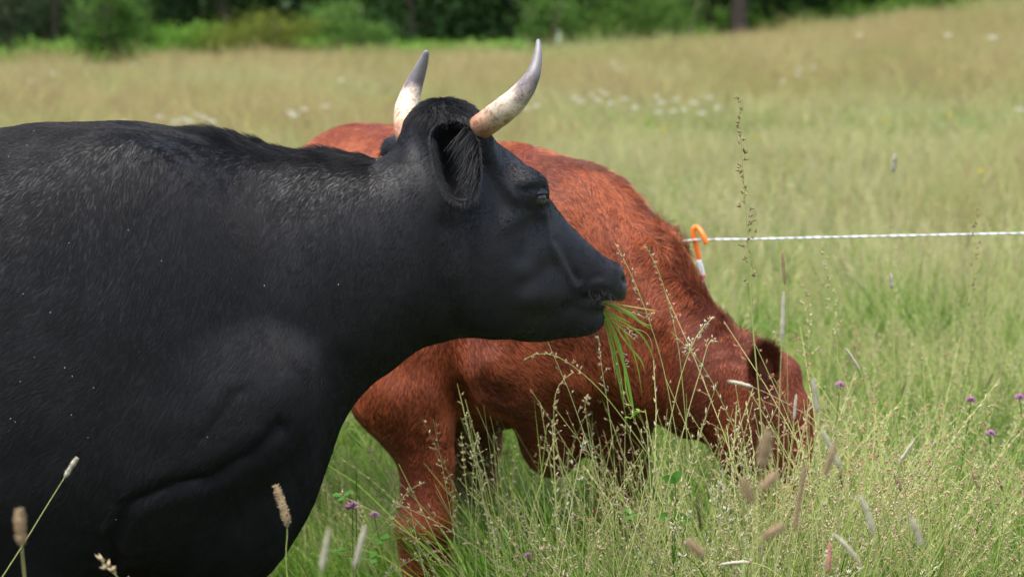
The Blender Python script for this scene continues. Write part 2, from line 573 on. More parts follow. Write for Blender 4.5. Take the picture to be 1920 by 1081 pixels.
def template(kind, seed, lod):
    rg = np.random.default_rng(seed); mb = MB(); mb.lod = lod
    grow(mb, kind, rg, np.zeros(3), .10, 1.0)
    V = np.array(mb.v)
    F3 = [(f, m) for f, m in zip(mb.f, mb.m)]
    T = np.array([f if len(f) == 4 else (*f, f[2]) for f, _ in F3], np.int32); M = np.array([m for _, m in F3], np.int32)
    tri = np.array([len(f) == 3 for f, _ in F3])
    return V, T, M, tri
TPL = {(k, l): [template(k, 40 + 10 * i + j, l) for j in range(4)] for i, k in enumerate(MIX) for l in (0, 1, 2)}
PATCHES = [  # name, how many variants, side, tussocks, height, level of detail, mix
    ('far_green', 2, 1.1, 44, .80, 1, (5, 0, 1.0, 1, .3, .5, .1)), ('far_pink', 3, 1.1, 44, .80, 1, (.4, 0, .5, .2, 6.0, .2, .1)), ('far_straw', 3, 1.1, 44, .80, 1, (1.8, 0, 2.6, 1.2, .9, .8, .2)),
    ('mid_green', 3, .7, 30, .95, 2, (2.6, .2, 1.5, 1.2, .2, 1.2, .9)), ('mid_pink', 2, .7, 30, .95, 2, (1.4, .1, 1.2, .7, 2.8, .6, .3)), ('mid_straw', 3, .7, 30, .95, 2, (1.8, .1, 1.9, 1.6, .3, 1.3, 1.0)),
    ('near_a', 3, .5, 26, 1.0, 0, (5.2, 3.0, .45, .35, .12, .5, .12)), ('near_b', 3, .5, 26, 1.0, 0, (4.0, 1.2, .9, .9, .55, 1.1, .2))]
PI = {}; _idx = 0
for _nm, _nv, _side, _nt_, _hs, _lod, _mix in sorted(PATCHES):
    PI[_nm] = []
    for _v in range(_nv):
        rg = np.random.default_rng(1000 + _idx)
        pr = np.array(_mix, float); pr /= pr.sum()
        Vs, Ts, Ms, Rs = [], [], [], []; nv = 0
        for _ in range(_nt_):
            V0, T0, M0, r0 = TPL[(MIX[rg.choice(7, p=pr)], _lod)][rg.integers(4)]
            a = rg.uniform(0, 6.28); sc = rg.uniform(.8, 1.25); zs = _hs * rg.uniform(.7, 1.15)
            ca, sa = math.cos(a), math.sin(a); spread = 1.5 if _side > .8 else 1.0
            x, y = V0[:, 0] * sc * spread, V0[:, 1] * sc * spread
            lx, ly = rg.normal(size=2) * (.20 if _side < .6 else .14)
            V1 = np.stack([ca * x - sa * y + rg.uniform(-.5, .5) * _side + lx * V0[:, 2], sa * x + ca * y + rg.uniform(-.5, .5) * _side + ly * V0[:, 2], V0[:, 2] * zs], 1)
            Vs.append(V1); Ts.append(T0 + nv); Ms.append(M0); Rs.append(r0); nv += len(V1)
        V1, T1, M1, tr = np.concatenate(Vs), np.concatenate(Ts), np.concatenate(Ms), np.concatenate(Rs)
        me = bpy.data.meshes.new('patch_%02d' % _idx)
        me.vertices.add(len(V1)); me.vertices.foreach_set('co', V1.astype(np.float32).ravel())
        cnt = np.where(tr, 3, 4); loops = T1.ravel()[np.column_stack([np.ones((len(tr), 3), bool), ~tr]).ravel()]
        me.loops.add(len(loops)); me.loops.foreach_set('vertex_index', loops.astype(np.int32))
        me.polygons.add(len(tr)); me.polygons.foreach_set('loop_start', np.concatenate([[0], np.cumsum(cnt)[:-1]]).astype(np.int32))
        for m_ in GM: me.materials.append(m_)
        me.polygons.foreach_set('material_index', M1.astype(np.int32)); me.polygons.foreach_set('use_smooth', np.ones(len(tr), bool))
        me.update(calc_edges=True)
        clumps.objects.link(bpy.data.objects.new('patch_%02d' % _idx, me))
        PI[_nm].append(_idx); _idx += 1

def scatter_group(col):
    ng = bpy.data.node_groups.new('scatter', 'GeometryNodeTree')
    ng.interface.new_socket('Geometry', in_out='INPUT', socket_type='NodeSocketGeometry')
    ng.interface.new_socket('Geometry', in_out='OUTPUT', socket_type='NodeSocketGeometry')
    gi = ng.nodes.new('NodeGroupInput'); go = ng.nodes.new('NodeGroupOutput')
    iop = ng.nodes.new('GeometryNodeInstanceOnPoints')
    ci = ng.nodes.new('GeometryNodeCollectionInfo'); ci.inputs['Collection'].default_value = col
    ci.inputs['Separate Children'].default_value = True; ci.inputs['Reset Children'].default_value = True
    def na(name, t):
        n = ng.nodes.new('GeometryNodeInputNamedAttribute'); n.data_type = t; n.inputs['Name'].default_value = name
        return n.outputs['Attribute']
    ng.links.new(gi.outputs[0], iop.inputs['Points']); ng.links.new(ci.outputs[0], iop.inputs['Instance'])
    iop.inputs['Pick Instance'].default_value = True
    ng.links.new(na('variant', 'INT'), iop.inputs['Instance Index'])
    ng.links.new(na('rot', 'FLOAT_VECTOR'), iop.inputs['Rotation'])
    ng.links.new(na('scl', 'FLOAT_VECTOR'), iop.inputs['Scale'])
    ng.links.new(iop.outputs[0], go.inputs[0])
    return ng

def scatter(name, P, var, rot, scl, col):
    me = bpy.data.meshes.new(name)
    me.vertices.add(len(P)); me.vertices.foreach_set('co', P.astype(np.float32).ravel())
    a = me.attributes.new('variant', 'INT', 'POINT'); a.data.foreach_set('value', var.astype(np.int32))
    a = me.attributes.new('rot', 'FLOAT_VECTOR', 'POINT'); a.data.foreach_set('vector', rot.astype(np.float32).ravel())
    a = me.attributes.new('scl', 'FLOAT_VECTOR', 'POINT'); a.data.foreach_set('vector', scl.astype(np.float32).ravel())
    me.update()
    o = link(bpy.data.objects.new(name, me))
    md = o.modifiers.new('scatter', 'NODES'); md.node_group = scatter_group(col)
    return o

parts_P, parts_v, parts_r, parts_s = [], [], [], []
def sow(y0, y1, step, pick, sc, seed, edge=None, xr=None, hf=None):
    """jittered rows of patches across the wedge of field in view (and a step to either side)"""
    rg = np.random.default_rng(seed); P = []
    for y in np.arange(y0, y1, step):
        half = .222 * y + 1.0
        for x in (np.arange(-half, half, step) if xr is None else np.arange(xr[0], xr[1], step)):
            P.append((x + rg.uniform(-.5, .5) * step, y + rg.uniform(-.5, .5) * step))
    P = np.array(P)
    if edge is not None: P = P[P[:, 1] < edge(P[:, 0])]
    if hf is not None: P = P[rg.random(len(P)) < np.where((P[:, 1] < 5.5) & (P[:, 0] < .14), .30, 1.0)]
    P = np.column_stack([P, terrain(P[:, 0], P[:, 1]) - .012])
    Q = P * np.array((1, .6, 0))
    w1, w2 = wobble(Q, .35, 771), wobble(Q, .8, 772)
    n = len(P)
    var = np.array([rg.choice(PI[pick(x, y, a + .5 * b, rg.random())]) for (x, y, _), a, b in zip(P, w1, w2)])
    s = sc * rg.uniform(.88, 1.12, n) * (1 if hf is None else hf(P[:, 0], P[:, 1]))
    parts_P.append(P); parts_v.append(var)
    parts_r.append(np.stack([rg.normal(size=n) * .06, rg.normal(size=n) * .06, rg.uniform(0, 6.28, n)], 1))
    parts_s.append(np.stack([s, s, s * (rg.uniform(.85, 1.12, n) if y0 < 17 else rg.uniform(.70, 1.22, n))], 1))
def near_pick(x, y, w, r): return 'near_a' if w + r < .6 else 'near_b'
def mid_pick(x, y, w, r):
    if w + (r - .5) * .8 + (y - 14) * .05 > .35: return 'mid_pink'
    return 'mid_green' if r < .35 else 'mid_straw'
def far_pick(x, y, w, r):
    if y > 39 and x > -.5 and w + (r - .5) < .5 and r < .7: return 'far_green'
    if w + (r - .5) * .9 > .0 or (r > .22 and 24 < y < 40 and x > 0) or (r > .4 and y > 36 and x < 0): return 'far_pink'
    return 'far_straw' if r < .8 else 'far_green'
FIELD_EDGE = lambda x: 44.5 + .55 * np.clip(x, -12, 14)
def near_height(x, y):
    """kept short where the cattle have trodden and grazed, tall to the right of them"""
    k = smooth01((x - .14) / .20); front = 1 - smooth01((y - 5.4) / .5); mid = 1 - smooth01((y - 6.8) / 1.0)
    return front * (.40 + .76 * k) + (1 - front) * (1 - mid * (1 - k) * .34)
sow(2.7, 4.4, .44, near_pick, .80, 1)
sow(4.7, 9.6, .37, near_pick, 1.0, 2, None, None, near_height)
sow(4.62, 5.3, .32, lambda x, y, w, r: 'near_b', 1.06, 6, None, (.27, 1.1))
sow(4.55, 5.02, .24, lambda x, y, w, r: 'near_b', 1.26, 8, None, (.38, .74))
sow(9.6, 18, .50, mid_pick, 1.0, 3)
sow(18, 53, .88, far_pick, 1.0, 4, FIELD_EDGE)
gP, gv, gr, gs = (np.concatenate(a) for a in (parts_P, parts_v, parts_r, parts_s))
grass = scatter('meadow_grass', gP, gv, gr, gs, clumps)
tag(grass, 'tall seeding meadow grass covering the whole field', 'grass', kind='stuff')
# ================================================================ woodland edge behind the field
def leaf_mat(name, a, b, trans=.3):
    return plant_mat(name, a, b, trans, .5, .3)
L_DARK = leaf_mat('leaf_dark', (.022, .055, .014), (.036, .078, .020), .25)
L_MID = leaf_mat('leaf_mid', (.075, .155, .026), (.10, .19, .032))
L_YEL = leaf_mat('leaf_yellowish', (.125, .155, .020), (.15, .18, .025))
L_BRIGHT = leaf_mat('leaf_bright', (.11, .24, .028), (.14, .28, .034))
L_GREY = leaf_mat('leaf_greyish', (.05, .075, .035), (.06, .085, .04))
BARK = simple_mat('bark', (.055, .042, .032), .9, .1, (.10, .078, .060), 14, .6)

def leaf_cloud(pts, size, rg, flat=.3):
    """one small folded leaf (two triangles) at each point"""
    n = len(pts)
    d = rg.normal(size=(n, 3)); d[:, 2] = np.abs(d[:, 2]) * .6 - .2
    d /= np.linalg.norm(d, axis=1)[:, None]
    u = np.cross(d, rg.normal(size=(n, 3))); u /= np.linalg.norm(u, axis=1)[:, None]
    nn = np.cross(d, u)
    s = size * rg.uniform(.6, 1.3, n)[:, None]
    V = np.stack([pts - d * s * .5, pts + u * s * .33 + nn * s * .1, pts + d * s * .5, pts - u * s * .33 + nn * s * .1], 1).reshape(-1, 3)
    F = np.arange(4 * n, dtype=np.int32).reshape(-1, 4)
    return V, F

def tree(name, label, x, y, height, rx, ry, base, mat, nleaf, leaf, seed, trunk_r=.12, stems=1, group='trees and shrubs along the edge of the wood', cat='tree', lobes=9):
    """trunk with limbs, crown of leaves round the limb ends"""
    rg = np.random.default_rng(seed)
    z0 = float(terrain(x, y))
    o = empty(name, (x, y, z0)); tag(o, label, cat, group)
    mb = MB([BARK])
    ends = []
    for s in range(stems):
        az = rg.uniform(0, 6.28)
        lean = rg.uniform(.05, .18) if stems == 1 else rg.uniform(.15, .55)
        pa = mb.path(np.array((rg.normal() * .06 * stems, rg.normal() * .06 * stems, -.05)), az, height * rg.uniform(.62, .8), lean * .3, lean, 7)
        mb.stem(pa, trunk_r, trunk_r * .25, 0, 9)
        for k in range(lobes):
            q = rg.uniform(base / height, 1) * 7; i = min(int(q), 6); p = pa[i] + (pa[i + 1] - pa[i]) * (q - i)
            a = rg.uniform(0, 6.28); ln = rg.uniform(.55, 1.0)
            e = np.array((rx * ln * math.cos(a) * .8 + p[0] * .3, ry * ln * math.sin(a) * .8 + p[1] * .3, np.clip(p[2] + rg.uniform(-.1, .25) * height, base * .6, height * .96)))
            mb.stem([p, (p + e) / 2 + rg.normal(size=3) * .06, e], trunk_r * .3, trunk_r * .07, 0, 5)
            ends.append(e)
    mb.obj('trunk', o)
    ends = np.array(ends)
    k = rg.integers(0, len(ends), nleaf)
    sig = np.array((rx * .30, ry * .30, max(height * .09, .12)))
    pts = ends[k] + rg.normal(size=(nleaf, 3)) * sig * rg.uniform(.4, 1.1, (len(ends), 1))[k]
    pts[:, 2] = np.where(pts[:, 2] < base * .25, base * .25 + np.abs(pts[:, 2] - base * .25) * .3, pts[:, 2])
    V, F = leaf_cloud(pts, leaf, rg)
    mesh_obj('crown', V, F, mat, o, smooth=False)
    return o

def wx(px, y): return (px - 960) / FPX * y
# shrubs in front (photograph column, distance, height, half width, colour)
tree('grey_green_tree', 'greyish tree with a brown stem at the far left edge', wx(36, 45), 45, 4.2, .7, .7, .62, L_GREY, 5200, .075, 301, .075)
tree('leafy_shrub', 'tall mid green shrub left, dark at its foot', wx(212, 43.6), 43.6, 2.1, .60, .55, .10, L_MID, 9000, .055, 302, .04, 4, cat='shrub', lobes=7)
tree('leafy_shrub', 'low green shrub right beside the tall one on the left', wx(335, 44.2), 44.2, 1.15, .72, .5, .10, L_BRIGHT, 6500, .05, 303, .028, 5, cat='shrub', lobes=6)
tree('leafy_shrub', 'broad yellowish green shrub left of the horns', wx(490, 44), 44, 1.40, 1.05, .6, .22, L_YEL, 12000, .05, 304, .035, 6, cat='shrub', lobes=7)
tree('leafy_shrub', 'rounded green shrub between the yellowish shrub and the far horn', wx(655, 45.5), 45.5, 1.7, .75, .6, .3, L_MID, 8500, .055, 305, .035, 4, cat='shrub', lobes=7)
tree('leafy_shrub', 'green shrub right behind the near horn tip', wx(1035, 47), 47, 1.9, .55, .6, .2, L_MID, 6500, .058, 306, .035, 4, cat='shrub', lobes=7)
tree('leafy_shrub', 'wide dark green bush right of the near horn', wx(1205, 48.5), 48.5, 2.6, 1.25, .9, .12, L_MID, 15000, .06, 307, .05, 6, cat='shrub', lobes=8)
tree('broad_tree', 'tree with a thick brown trunk at the upper right edge', wx(1392, 51.5), 51.5, 9.0, 3.0, 2.6, 2.6, L_DARK, 9000, .14, 308, .20)
# the darker trees standing further back
_row = [(100, 49), (300, 52), (430, 50.5), (760, 50), (860, 53), (960, 51), (1110, 54), (1330, 55.5), (1480, 55), (1570, 57), (1660, 56), (1740, 59)]
_lab = ['dark tree filling the gap left of the tall green shrub', 'dark tree behind the low left shrubs', 'dark tree behind the yellowish shrub', 'dark tree just left of the far horn tip', 'dark tree between the two horns',
        'dark tree behind the near horn tip', 'dark tree behind the shrubs right of the horns', 'dark tree just left of the thick trunk', 'dark tree just right of the thick trunk', 'second dark tree right of the thick trunk', 'third dark tree right of the thick trunk', 'rightmost dark tree at the top edge']
for _i, ((_px, _y), _l) in enumerate(zip(_row, _lab)):
    tree('woodland_tree', _l, wx(_px, _y), _y, 6 + (_i * 37 % 5) * .6, 1.8, 1.6, .25, L_DARK, 11000, .14, 320 + _i, .09, 1, lobes=34, group='dark trees along the wood edge')
# depths of the wood: nobody could count these leaves
_rg2 = np.random.default_rng(77)
_n = 110000
_x = _rg2.uniform(-26, 26, _n); _y = _rg2.uniform(60, 70, _n); _z = _rg2.uniform(0, 1, _n) ** 1.9 * 9
V, F = leaf_cloud(np.stack([_x, _y, _z + terrain(_x, _y)], 1), .36, _rg2)
tag(mesh_obj('far_woodland', V, F, L_DARK, smooth=False), 'dense dark wood closing off the far side of the field', 'woodland', kind='stuff')
# band of nettles and rank grass at the foot of the wood
mbw = []
weeds = bpy.data.collections.new('weed_clumps')
for _i in range(4):
    rg = np.random.default_rng(500 + _i); mb = MB([L_BRIGHT, L_MID])
    for _ in range(26):
        r_ = np.array((rg.normal() * .18, rg.normal() * .18, 0)); h = rg.uniform(.22, .50)
        pa = mb.path(r_, rg.uniform(0, 6.28), h, .05, rg.uniform(0, .5), 4); mb.stem(pa, .004, .002, 0, 3)
        for _k in range(12):
            q = rg.uniform(.2, 1) * 4; i = min(int(q), 3); p = pa[i] + (pa[i + 1] - pa[i]) * (q - i)
            mb.blade(p, rg.uniform(0, 6.28), rg.uniform(.07, .13), .045, rg.uniform(.7, 1.3), .7, int(rg.random() < .3), 3)
    weeds.objects.link(bpy.data.objects.new('weed_%d' % _i, mb.mesh('weed')))
def belt(name, label, spans, seed):
    rg = np.random.default_rng(seed); P = []
    for px0, px1, y0, y1, n in spans:
        yy = rg.uniform(y0, y1, n); xx = (rg.uniform(px0, px1, n) - 960) / FPX * yy
        P.append(np.stack([xx, yy, terrain(xx, yy)], 1))
    P = np.concatenate(P); n = len(P)
    s = rg.uniform(.7, 1.25, n)
    o = scatter(name, P, rg.integers(0, 4, n), np.stack([rg.normal(size=n) * .1, rg.normal(size=n) * .1, rg.uniform(0, 6.28, n)], 1), np.stack([s, s, s], 1), weeds)
    tag(o, label, 'undergrowth', kind='stuff')
belt('undergrowth', 'bright green weeds growing along the foot of the wood', [(-260, 60, 44, 46, 50), (50, 170, 43, 46, 120), (250, 560, 44.4, 46, 110), (560, 1010, 44.5, 50, 460), (1000, 1330, 49, 51, 60), (-300, 1900, 51, 61, 460)], 900)

# ================================================================ hair
def fur_mat(name, col, tip, rough, spec, spread=.35):
    """opaque coat hair: colour from root to tip, every hair a little different, low sheen"""
    m, nt, out = new_mat(name)
    hi = N(nt, 'ShaderNodeHairInfo')
    b = N(nt, 'ShaderNodeBsdfPrincipled', Roughness=rough)
    b.inputs['Specular IOR Level'].default_value = spec
    r = ramp(nt, [(0, tuple(x * .75 for x in col)), (.5, col), (1, tip)], hi.outputs['Intercept'])
    hsv = N(nt, 'ShaderNodeHueSaturation')
    mr = N(nt, 'ShaderNodeMapRange'); mr.inputs[3].default_value = 1 - spread; mr.inputs[4].default_value = 1 + spread
    nt.links.new(hi.outputs['Random'], mr.inputs[0]); nt.links.new(mr.outputs[0], hsv.inputs['Value'])
    nt.links.new(r.outputs['Color'], hsv.inputs['Color']); nt.links.new(hsv.outputs[0], b.inputs['Base Color'])
    nt.links.new(b.outputs[0], out.inputs['Surface'])
    return m

def hair_obj(name, P, rad, mat, parent):
    """P: (n, k, 3) strand points in the parent's space"""
    n, k, _ = P.shape
    hc = bpy.data.hair_curves.new(name)
    hc.add_curves([k] * n)
    hc.attributes['position'].data.foreach_set('vector', P.astype(np.float32).ravel())
    a = hc.attributes.get('radius') or hc.attributes.new('radius', 'FLOAT', 'POINT')
    taper = np.tile(np.linspace(1, .25, k), n) * (np.repeat(rad, k) if np.ndim(rad) else rad)
    a.data.foreach_set('value', taper.astype(np.float32))
    hc.materials.append(mat)
    return link(bpy.data.objects.new(name, hc), parent)

def coat(name, V, F, mat, parent, n, len_fn, dir_fn, lift, rad, seed, weight_fn, off, clump=(60, .3), npt=4):
    rg = np.random.default_rng(seed)
    nv = normals(V, F)
    c = V[F].mean(1); cn = nv[F].mean(1)
    area = np.linalg.norm(np.cross(V[F[:, 2]] - V[F[:, 0]], V[F[:, 3]] - V[F[:, 1]]), axis=1) / 2
    w = area * weight_fn(c, cn)
    cum = np.cumsum(w); cum /= cum[-1]
    fi = np.searchsorted(cum, rg.random(n))
    s, t = rg.random((2, n, 1))
    q = F[fi]
    mixq = lambda A: (A[q[:, 0]] * (1 - s) + A[q[:, 1]] * s) * (1 - t) + (A[q[:, 3]] * (1 - s) + A[q[:, 2]] * s) * t
    P0, nn = mixq(V), mixq(nv)
    nn /= np.linalg.norm(nn, axis=1)[:, None]
    d = dir_fn(P0, nn)
    fr, am = clump
    d = d + am * np.stack([wobble(P0, fr, seed + 1), wobble(P0, fr, seed + 2), wobble(P0, fr, seed + 3)], 1) + rg.normal(size=d.shape) * .10
    d -= nn * (d * nn).sum(1)[:, None]
    d /= np.linalg.norm(d, axis=1)[:, None] + 1e-9
    L = len_fn(P0) * rg.uniform(.65, 1.25, n)
    lf = (lift(P0) if callable(lift) else lift) * np.clip(1 + .45 * wobble(P0, fr * .7, seed + 4), .5, 2) + rg.normal(size=n) * .05
    lf = np.maximum(lf, .13)
    tt = np.linspace(0, 1, npt)
    P = P0[:, None, :] + L[:, None, None] * (d[:, None, :] * tt[None, :, None] + nn[:, None, :] * (lf[:, None] * (tt - .45 * tt ** 2)[None, :])[:, :, None]) - nn[:, None, :] * .0003
    return hair_obj(name, P - off, rad, mat, parent)
# ================================================================ black cow
BY = 4.50
THETA = math.radians(22)                      # head turned a little away from the camera
H0 = at(830, 400, BY)
HF = np.array((math.cos(THETA), math.sin(THETA), 0.0))     # head forward
HL = np.array((-math.sin(THETA), math.cos(THETA), 0.0))    # head lateral (away from camera)

def head_local(px, py):
    """(forward, height) on the head's mid plane under a photograph pixel"""
    d = at(px, py, 1.0) - np.array((0, 0, CAM_H))
    o = np.array((0, 0, CAM_H)) - H0
    t = -(o @ HL) / (d @ HL)
    p = o + d * t
    return p @ HF, p[2] + H0[2]

def head_world(f, l, z):
    return H0 * np.array((1, 1, 0)) + HF * f + HL * l + np.array((0, 0, z))

def head_at(px, py, lat):
    """world point of a pixel on the plane at lateral distance lat from the head's mid plane"""
    d = at(px, py, 1.0) - np.array((0, 0, CAM_H))
    o = np.array((0, 0, CAM_H)) - H0
    t = (lat - (o @ HL)) / (d @ HL)
    return np.array((0, 0, CAM_H)) + d * t

# px, top, bottom, half width, taper
_trunk = np.array([
    (-1120, 420, 560, .05, 0), (-1080, 330, 700, .15, 0), (-1000, 275, 850, .23, 0), (-850, 238, 930, .28, .05), (-600, 240, 1010, .33, .08),
    (-300, 252, 1070, .36, .12), (-100, 250, 1080, .355, .14), (0, 243, 1070, .345, .16), (100, 231, 1060, .325, .18), (200, 231, 1060, .30, .20),
    (300, 243, 1075, .275, .20), (400, 254, 1092, .245, .18), (450, 267, 1096, .230, .15), (500, 279, 1070, .212, .12), (530, 285, 1036, .200, .08),
    (560, 289, 990, .190, .05), (590, 291, 930, .178, .02), (612, 293, 868, .170, 0), (636, 295, 802, .160, 0), (663, 298, 756, .152, 0),
    (700, 298, 716, .142, 0), (740, 288, 688, .135, 0), (775, 270, 660, .128, 0), (815, 268, 634, .118, 0), (870, 300, 606, .10, 0), (920, 340, 580, .06, 0)])
_head = np.array([
    (765, 300, 520, .04), (795, 250, 596, .085), (835, 218, 618, .108), (880, 222, 620, .114), (920, 262, 628, .114), (955, 287, 634, .108),
    (985, 316, 639, .098), (1015, 360, 639, .086), (1050, 406, 624, .074), (1085, 442, 590, .066), (1112, 468, 570, .064), (1136, 488, 566, .062), (1148, 498, 566, .052), (1156, 512, 562, .038), (1163, 528, 552, .018)])

def _tab(tab, head):
    X, T, B = [], [], []
    for r in tab:
        if head:
            a, b, m = head_local(r[0], r[1]), head_local(r[0], r[2]), head_local(r[0], (r[1] + r[2]) / 2)
            X.append(m[0]); T.append(a[1]); B.append(b[1])
        else:
            a, b, m = at(r[0], r[1], BY), at(r[0], r[2], BY), at(r[0], (r[1] + r[2]) / 2, BY)
            X.append(m[0]); T.append(a[2]); B.append(b[2])
    return np.array(X), np.array(T), np.array(B)
TX, TT, TB = _tab(_trunk, False)
HX, HT, HB = _tab(_head, True)

def rot_y(deg):
    a = math.radians(deg)
    return np.array(((math.cos(a), 0, math.sin(a)), (0, 1, 0), (-math.sin(a), 0, math.cos(a)))).T   # tilts +x upward for positive deg

def black_sdf(P):
    Q = P - np.array((0, BY, 0))
    d = sd_loft(Q, TX, TT, TB, _trunk[:, 3], 2.35, _trunk[:, 4])
    # shoulder and upper arm on both sides, hind quarters
    for s in (-1, 1):
        c = at(215, 620, BY); c[1] = BY + s * .185
        d = smin(d, sd_ellipsoid(P, c, (.23, .10, .36), rot_y(-12)), .13)
        c = at(345, 775, BY); c[1] = BY + s * .175
        d = smin(d, sd_ellipsoid(P, c, (.285, .125, .165), rot_y(24)), .045)
        x0 = at(105, 900, BY)[0]
        leg = [(x0 + .05, BY + s * .17, .82), (x0, BY + s * .17, .58), (x0 + .015, BY + s * .165, .40), (x0 + .01, BY + s * .165, .34), (x0, BY + s * .165, .14), (x0 + .015, BY + s * .165, .09), (x0 + .04, BY + s * .165, .03)]
        d = smin(d, sd_chain(P, leg, (.135, .085, .062, .056, .042, .05, .052), k=.03), .05)
        xh = -1.98
        hind = [(xh + .12, BY + s * .17, 1.0), (xh + .10, BY + s * .19, .78), (xh - .04, BY + s * .18, .52), (xh - .02, BY + s * .175, .44), (xh + .03, BY + s * .17, .15), (xh + .045, BY + s * .17, .09), (xh + .075, BY + s * .17, .03)]
        d = smin(d, sd_chain(P, hind, (.20, .15, .068, .056, .043, .052, .052), k=.05), .07)
    # head
    q = P - H0 * np.array((1, 1, 0))
    L = np.stack([q @ HF, q @ HL, P[:, 2]], 1)
    h = sd_loft(L, HX, HT, HB, _head[:, 3], 2.5)
    f, z = head_local(828, 238)
    h = smin(h, sd_ellipsoid(L, (f, 0, z), (.062, .085, .042)), .05)
    f, z = head_local(1078, 600)
    h = smin(h, sd_ellipsoid(L, (f, 0, z), (.060, .047, .033)), .022)
    f, z = head_local(1121, 531)                              # square muzzle
    q3 = np.abs(L - np.array((f, 0, z))) - np.array((.016, .030, .014))
    h = smin(h, np.linalg.norm(np.maximum(q3, 0), axis=1) + np.minimum(q3.max(1), 0) - .026, .022)
    for s in (-1, 1):
        f, z = head_local(954, 350)
        h = smin(h, sd_ellipsoid(L, (f, s * .090, z), (.042, .030, .038)), .04)
        f, z = head_local(925, 268)                       # horn boss
        h = smin(h, sd_ellipsoid(L, (f - .085, s * .088, z + .012), (.036, .032, .032)), .04)
        f, z = head_local(915, 500)                       # cheek
        h = smin(h, sd_ellipsoid(L, (f, s * .075, z), (.10, .052, .115)), .05)
    d = smin(d, h, .045)
    for s in (-1, 1):                                          # nostrils
        f, z = head_local(1145, 519)
        d = smax(d, -sd_ellipsoid(L, (f, s * .046, z), (.017, .011, .0085)), .006)
        f, z = head_local(1136, 503)
        d = smin(d, sd_ellipsoid(L, (f, s * .043, z), (.014, .010, .007)), .012)
    fa, za = head_local(1100, 561); fb, zb = head_local(1175, 575)   # parted lips
    t = (L[:, 0] - fa) / (fb - fa)
    gap = np.abs(L[:, 2] - (za + (zb - za) * t)) - (.002 + .006 * np.clip(t, 0, 1.2))
    gap = np.maximum(gap, np.maximum(-(L[:, 0] - fa), np.abs(L[:, 1]) - .09))
    d = smax(d, -gap, .006)
    return d

# sculpting strokes on the near side: line in photograph pixels, radius, height in metres
black_strokes = [
    ([(205, 1090), (210, 1010), (240, 945), (330, 908), (400, 893), (470, 852), (530, 798)], 14, -.0105),
    ([(530, 798), (590, 735), (640, 680)], 30, -0.0050),
    ([(215, 985), (250, 915), (335, 875), (400, 858), (465, 815)], 26, 0.0033),
    ([(385, 818), (440, 738), (458, 729)], 9, -0.0025), ([(372, 790), (425, 715)], 16, 0.0017),
    ([(320, 740)], 45, -0.0027), ([(250, 830), (340, 860)], 45, -0.0027), ([(40, 870), (120, 840)], 55, -0.0033),
    ([(190, 600), (330, 690), (420, 660)], 60, 0.0022), ([(640, 400), (740, 560)], 70, 0.0016), ([(560, 640), (660, 600)], 50, -0.0016),
    ([(690, 700), (730, 640), (820, 560)], 30, -0.0011), ([(700, 620), (775, 545)], 35, 0.0011),
    ([(845, 610), (828, 520), (835, 430)], 26, -.009), ([(885, 600), (872, 520), (890, 430)], 28, .003),
    ([(998, 405), (994, 440), (985, 480)], 24, -0.0101), ([(950, 425), (995, 394), (1018, 398)], 12, 0.0045),
    ([(1020, 404), (1031, 455), (1050, 488), (1066, 514), (1074, 532)], 8, 0.0045), ([(1044, 452), (1062, 486), (1078, 520)], 10, -0.0037),
    ([(985, 535), (1015, 510), (1035, 500)], 20, -0.0060), ([(1000, 560), (1040, 560)], 24, 0.0060),
    ([(1078, 512), (1086, 524), (1100, 528), (1125, 517)], 7, -0.0029), ([(1078, 540), (1092, 530), (1125, 527), (1140, 534)], 6, 0.0021),
    ([(1085, 562), (1088, 545), (1100, 536)], 5, -0.0030), ([(1098, 558), (1120, 562), (1145, 568), (1162, 572)], 8, -0.0072),
    ([(1060, 575), (1080, 572), (1098, 562)], 14, -0.0050), ([(1000, 592), (1050, 588), (1085, 580)], 12, -0.0030),
    ([(1146, 503), (1160, 506)], 5, .0015),
    ([(925, 300), (945, 340), (965, 370)], 10, 0.0045), ([(905, 315), (925, 355), (938, 385)], 16, -0.0052),
    ([(984, 357), (1000, 353), (1017, 348), (1024, 355)], 4, -0.0045), ([(980, 345), (1000, 340), (1019, 337)], 8, 0.0030),
    ([(990, 392), (1010, 395), (1020, 388)], 5, -0.0023), ([(905, 430), (1000, 520)], 60, 0.0045),
]
for _k in range(9):                                              # upright skin folds on the upper neck
    _x = 390 + _k * 22 + (_k * 37 % 11)
    black_strokes.append(([(_x + 8, 300 + (_k * 13 % 20)), (_x, 350 + (_k * 29 % 40))], 8, -.0008))

def sculpt(V, F, strokes):
    for i, (line, r, a) in enumerate(strokes):
        if i % 8 == 0:
            n = normals(V, F)
            u, v = project(V)
        L = np.asarray(line, float)
        near = (n[:, 1] < 0.25) & (u > L[:, 0].min() - 3*r) & (u < L[:, 0].max() + 3*r) & (v > L[:, 1].min() - 3*r) & (v < L[:, 1].max() + 3*r)
        if not near.any(): continue
        w = np.exp(-(seg_dist(u[near], v[near], line) / r) ** 2) * np.clip(0.25 - n[near, 1], 0, 1) ** .5
        V[near] += n[near] * (w * a)[:, None]
    return V

BV, BF = surface_nets(black_sdf, (-2.25, BY - .46, -.02), (.36, BY + .46, 1.50), .0060)
BV = sculpt(BV, BF, black_strokes)
BV = laplace(BV, BF, .4)
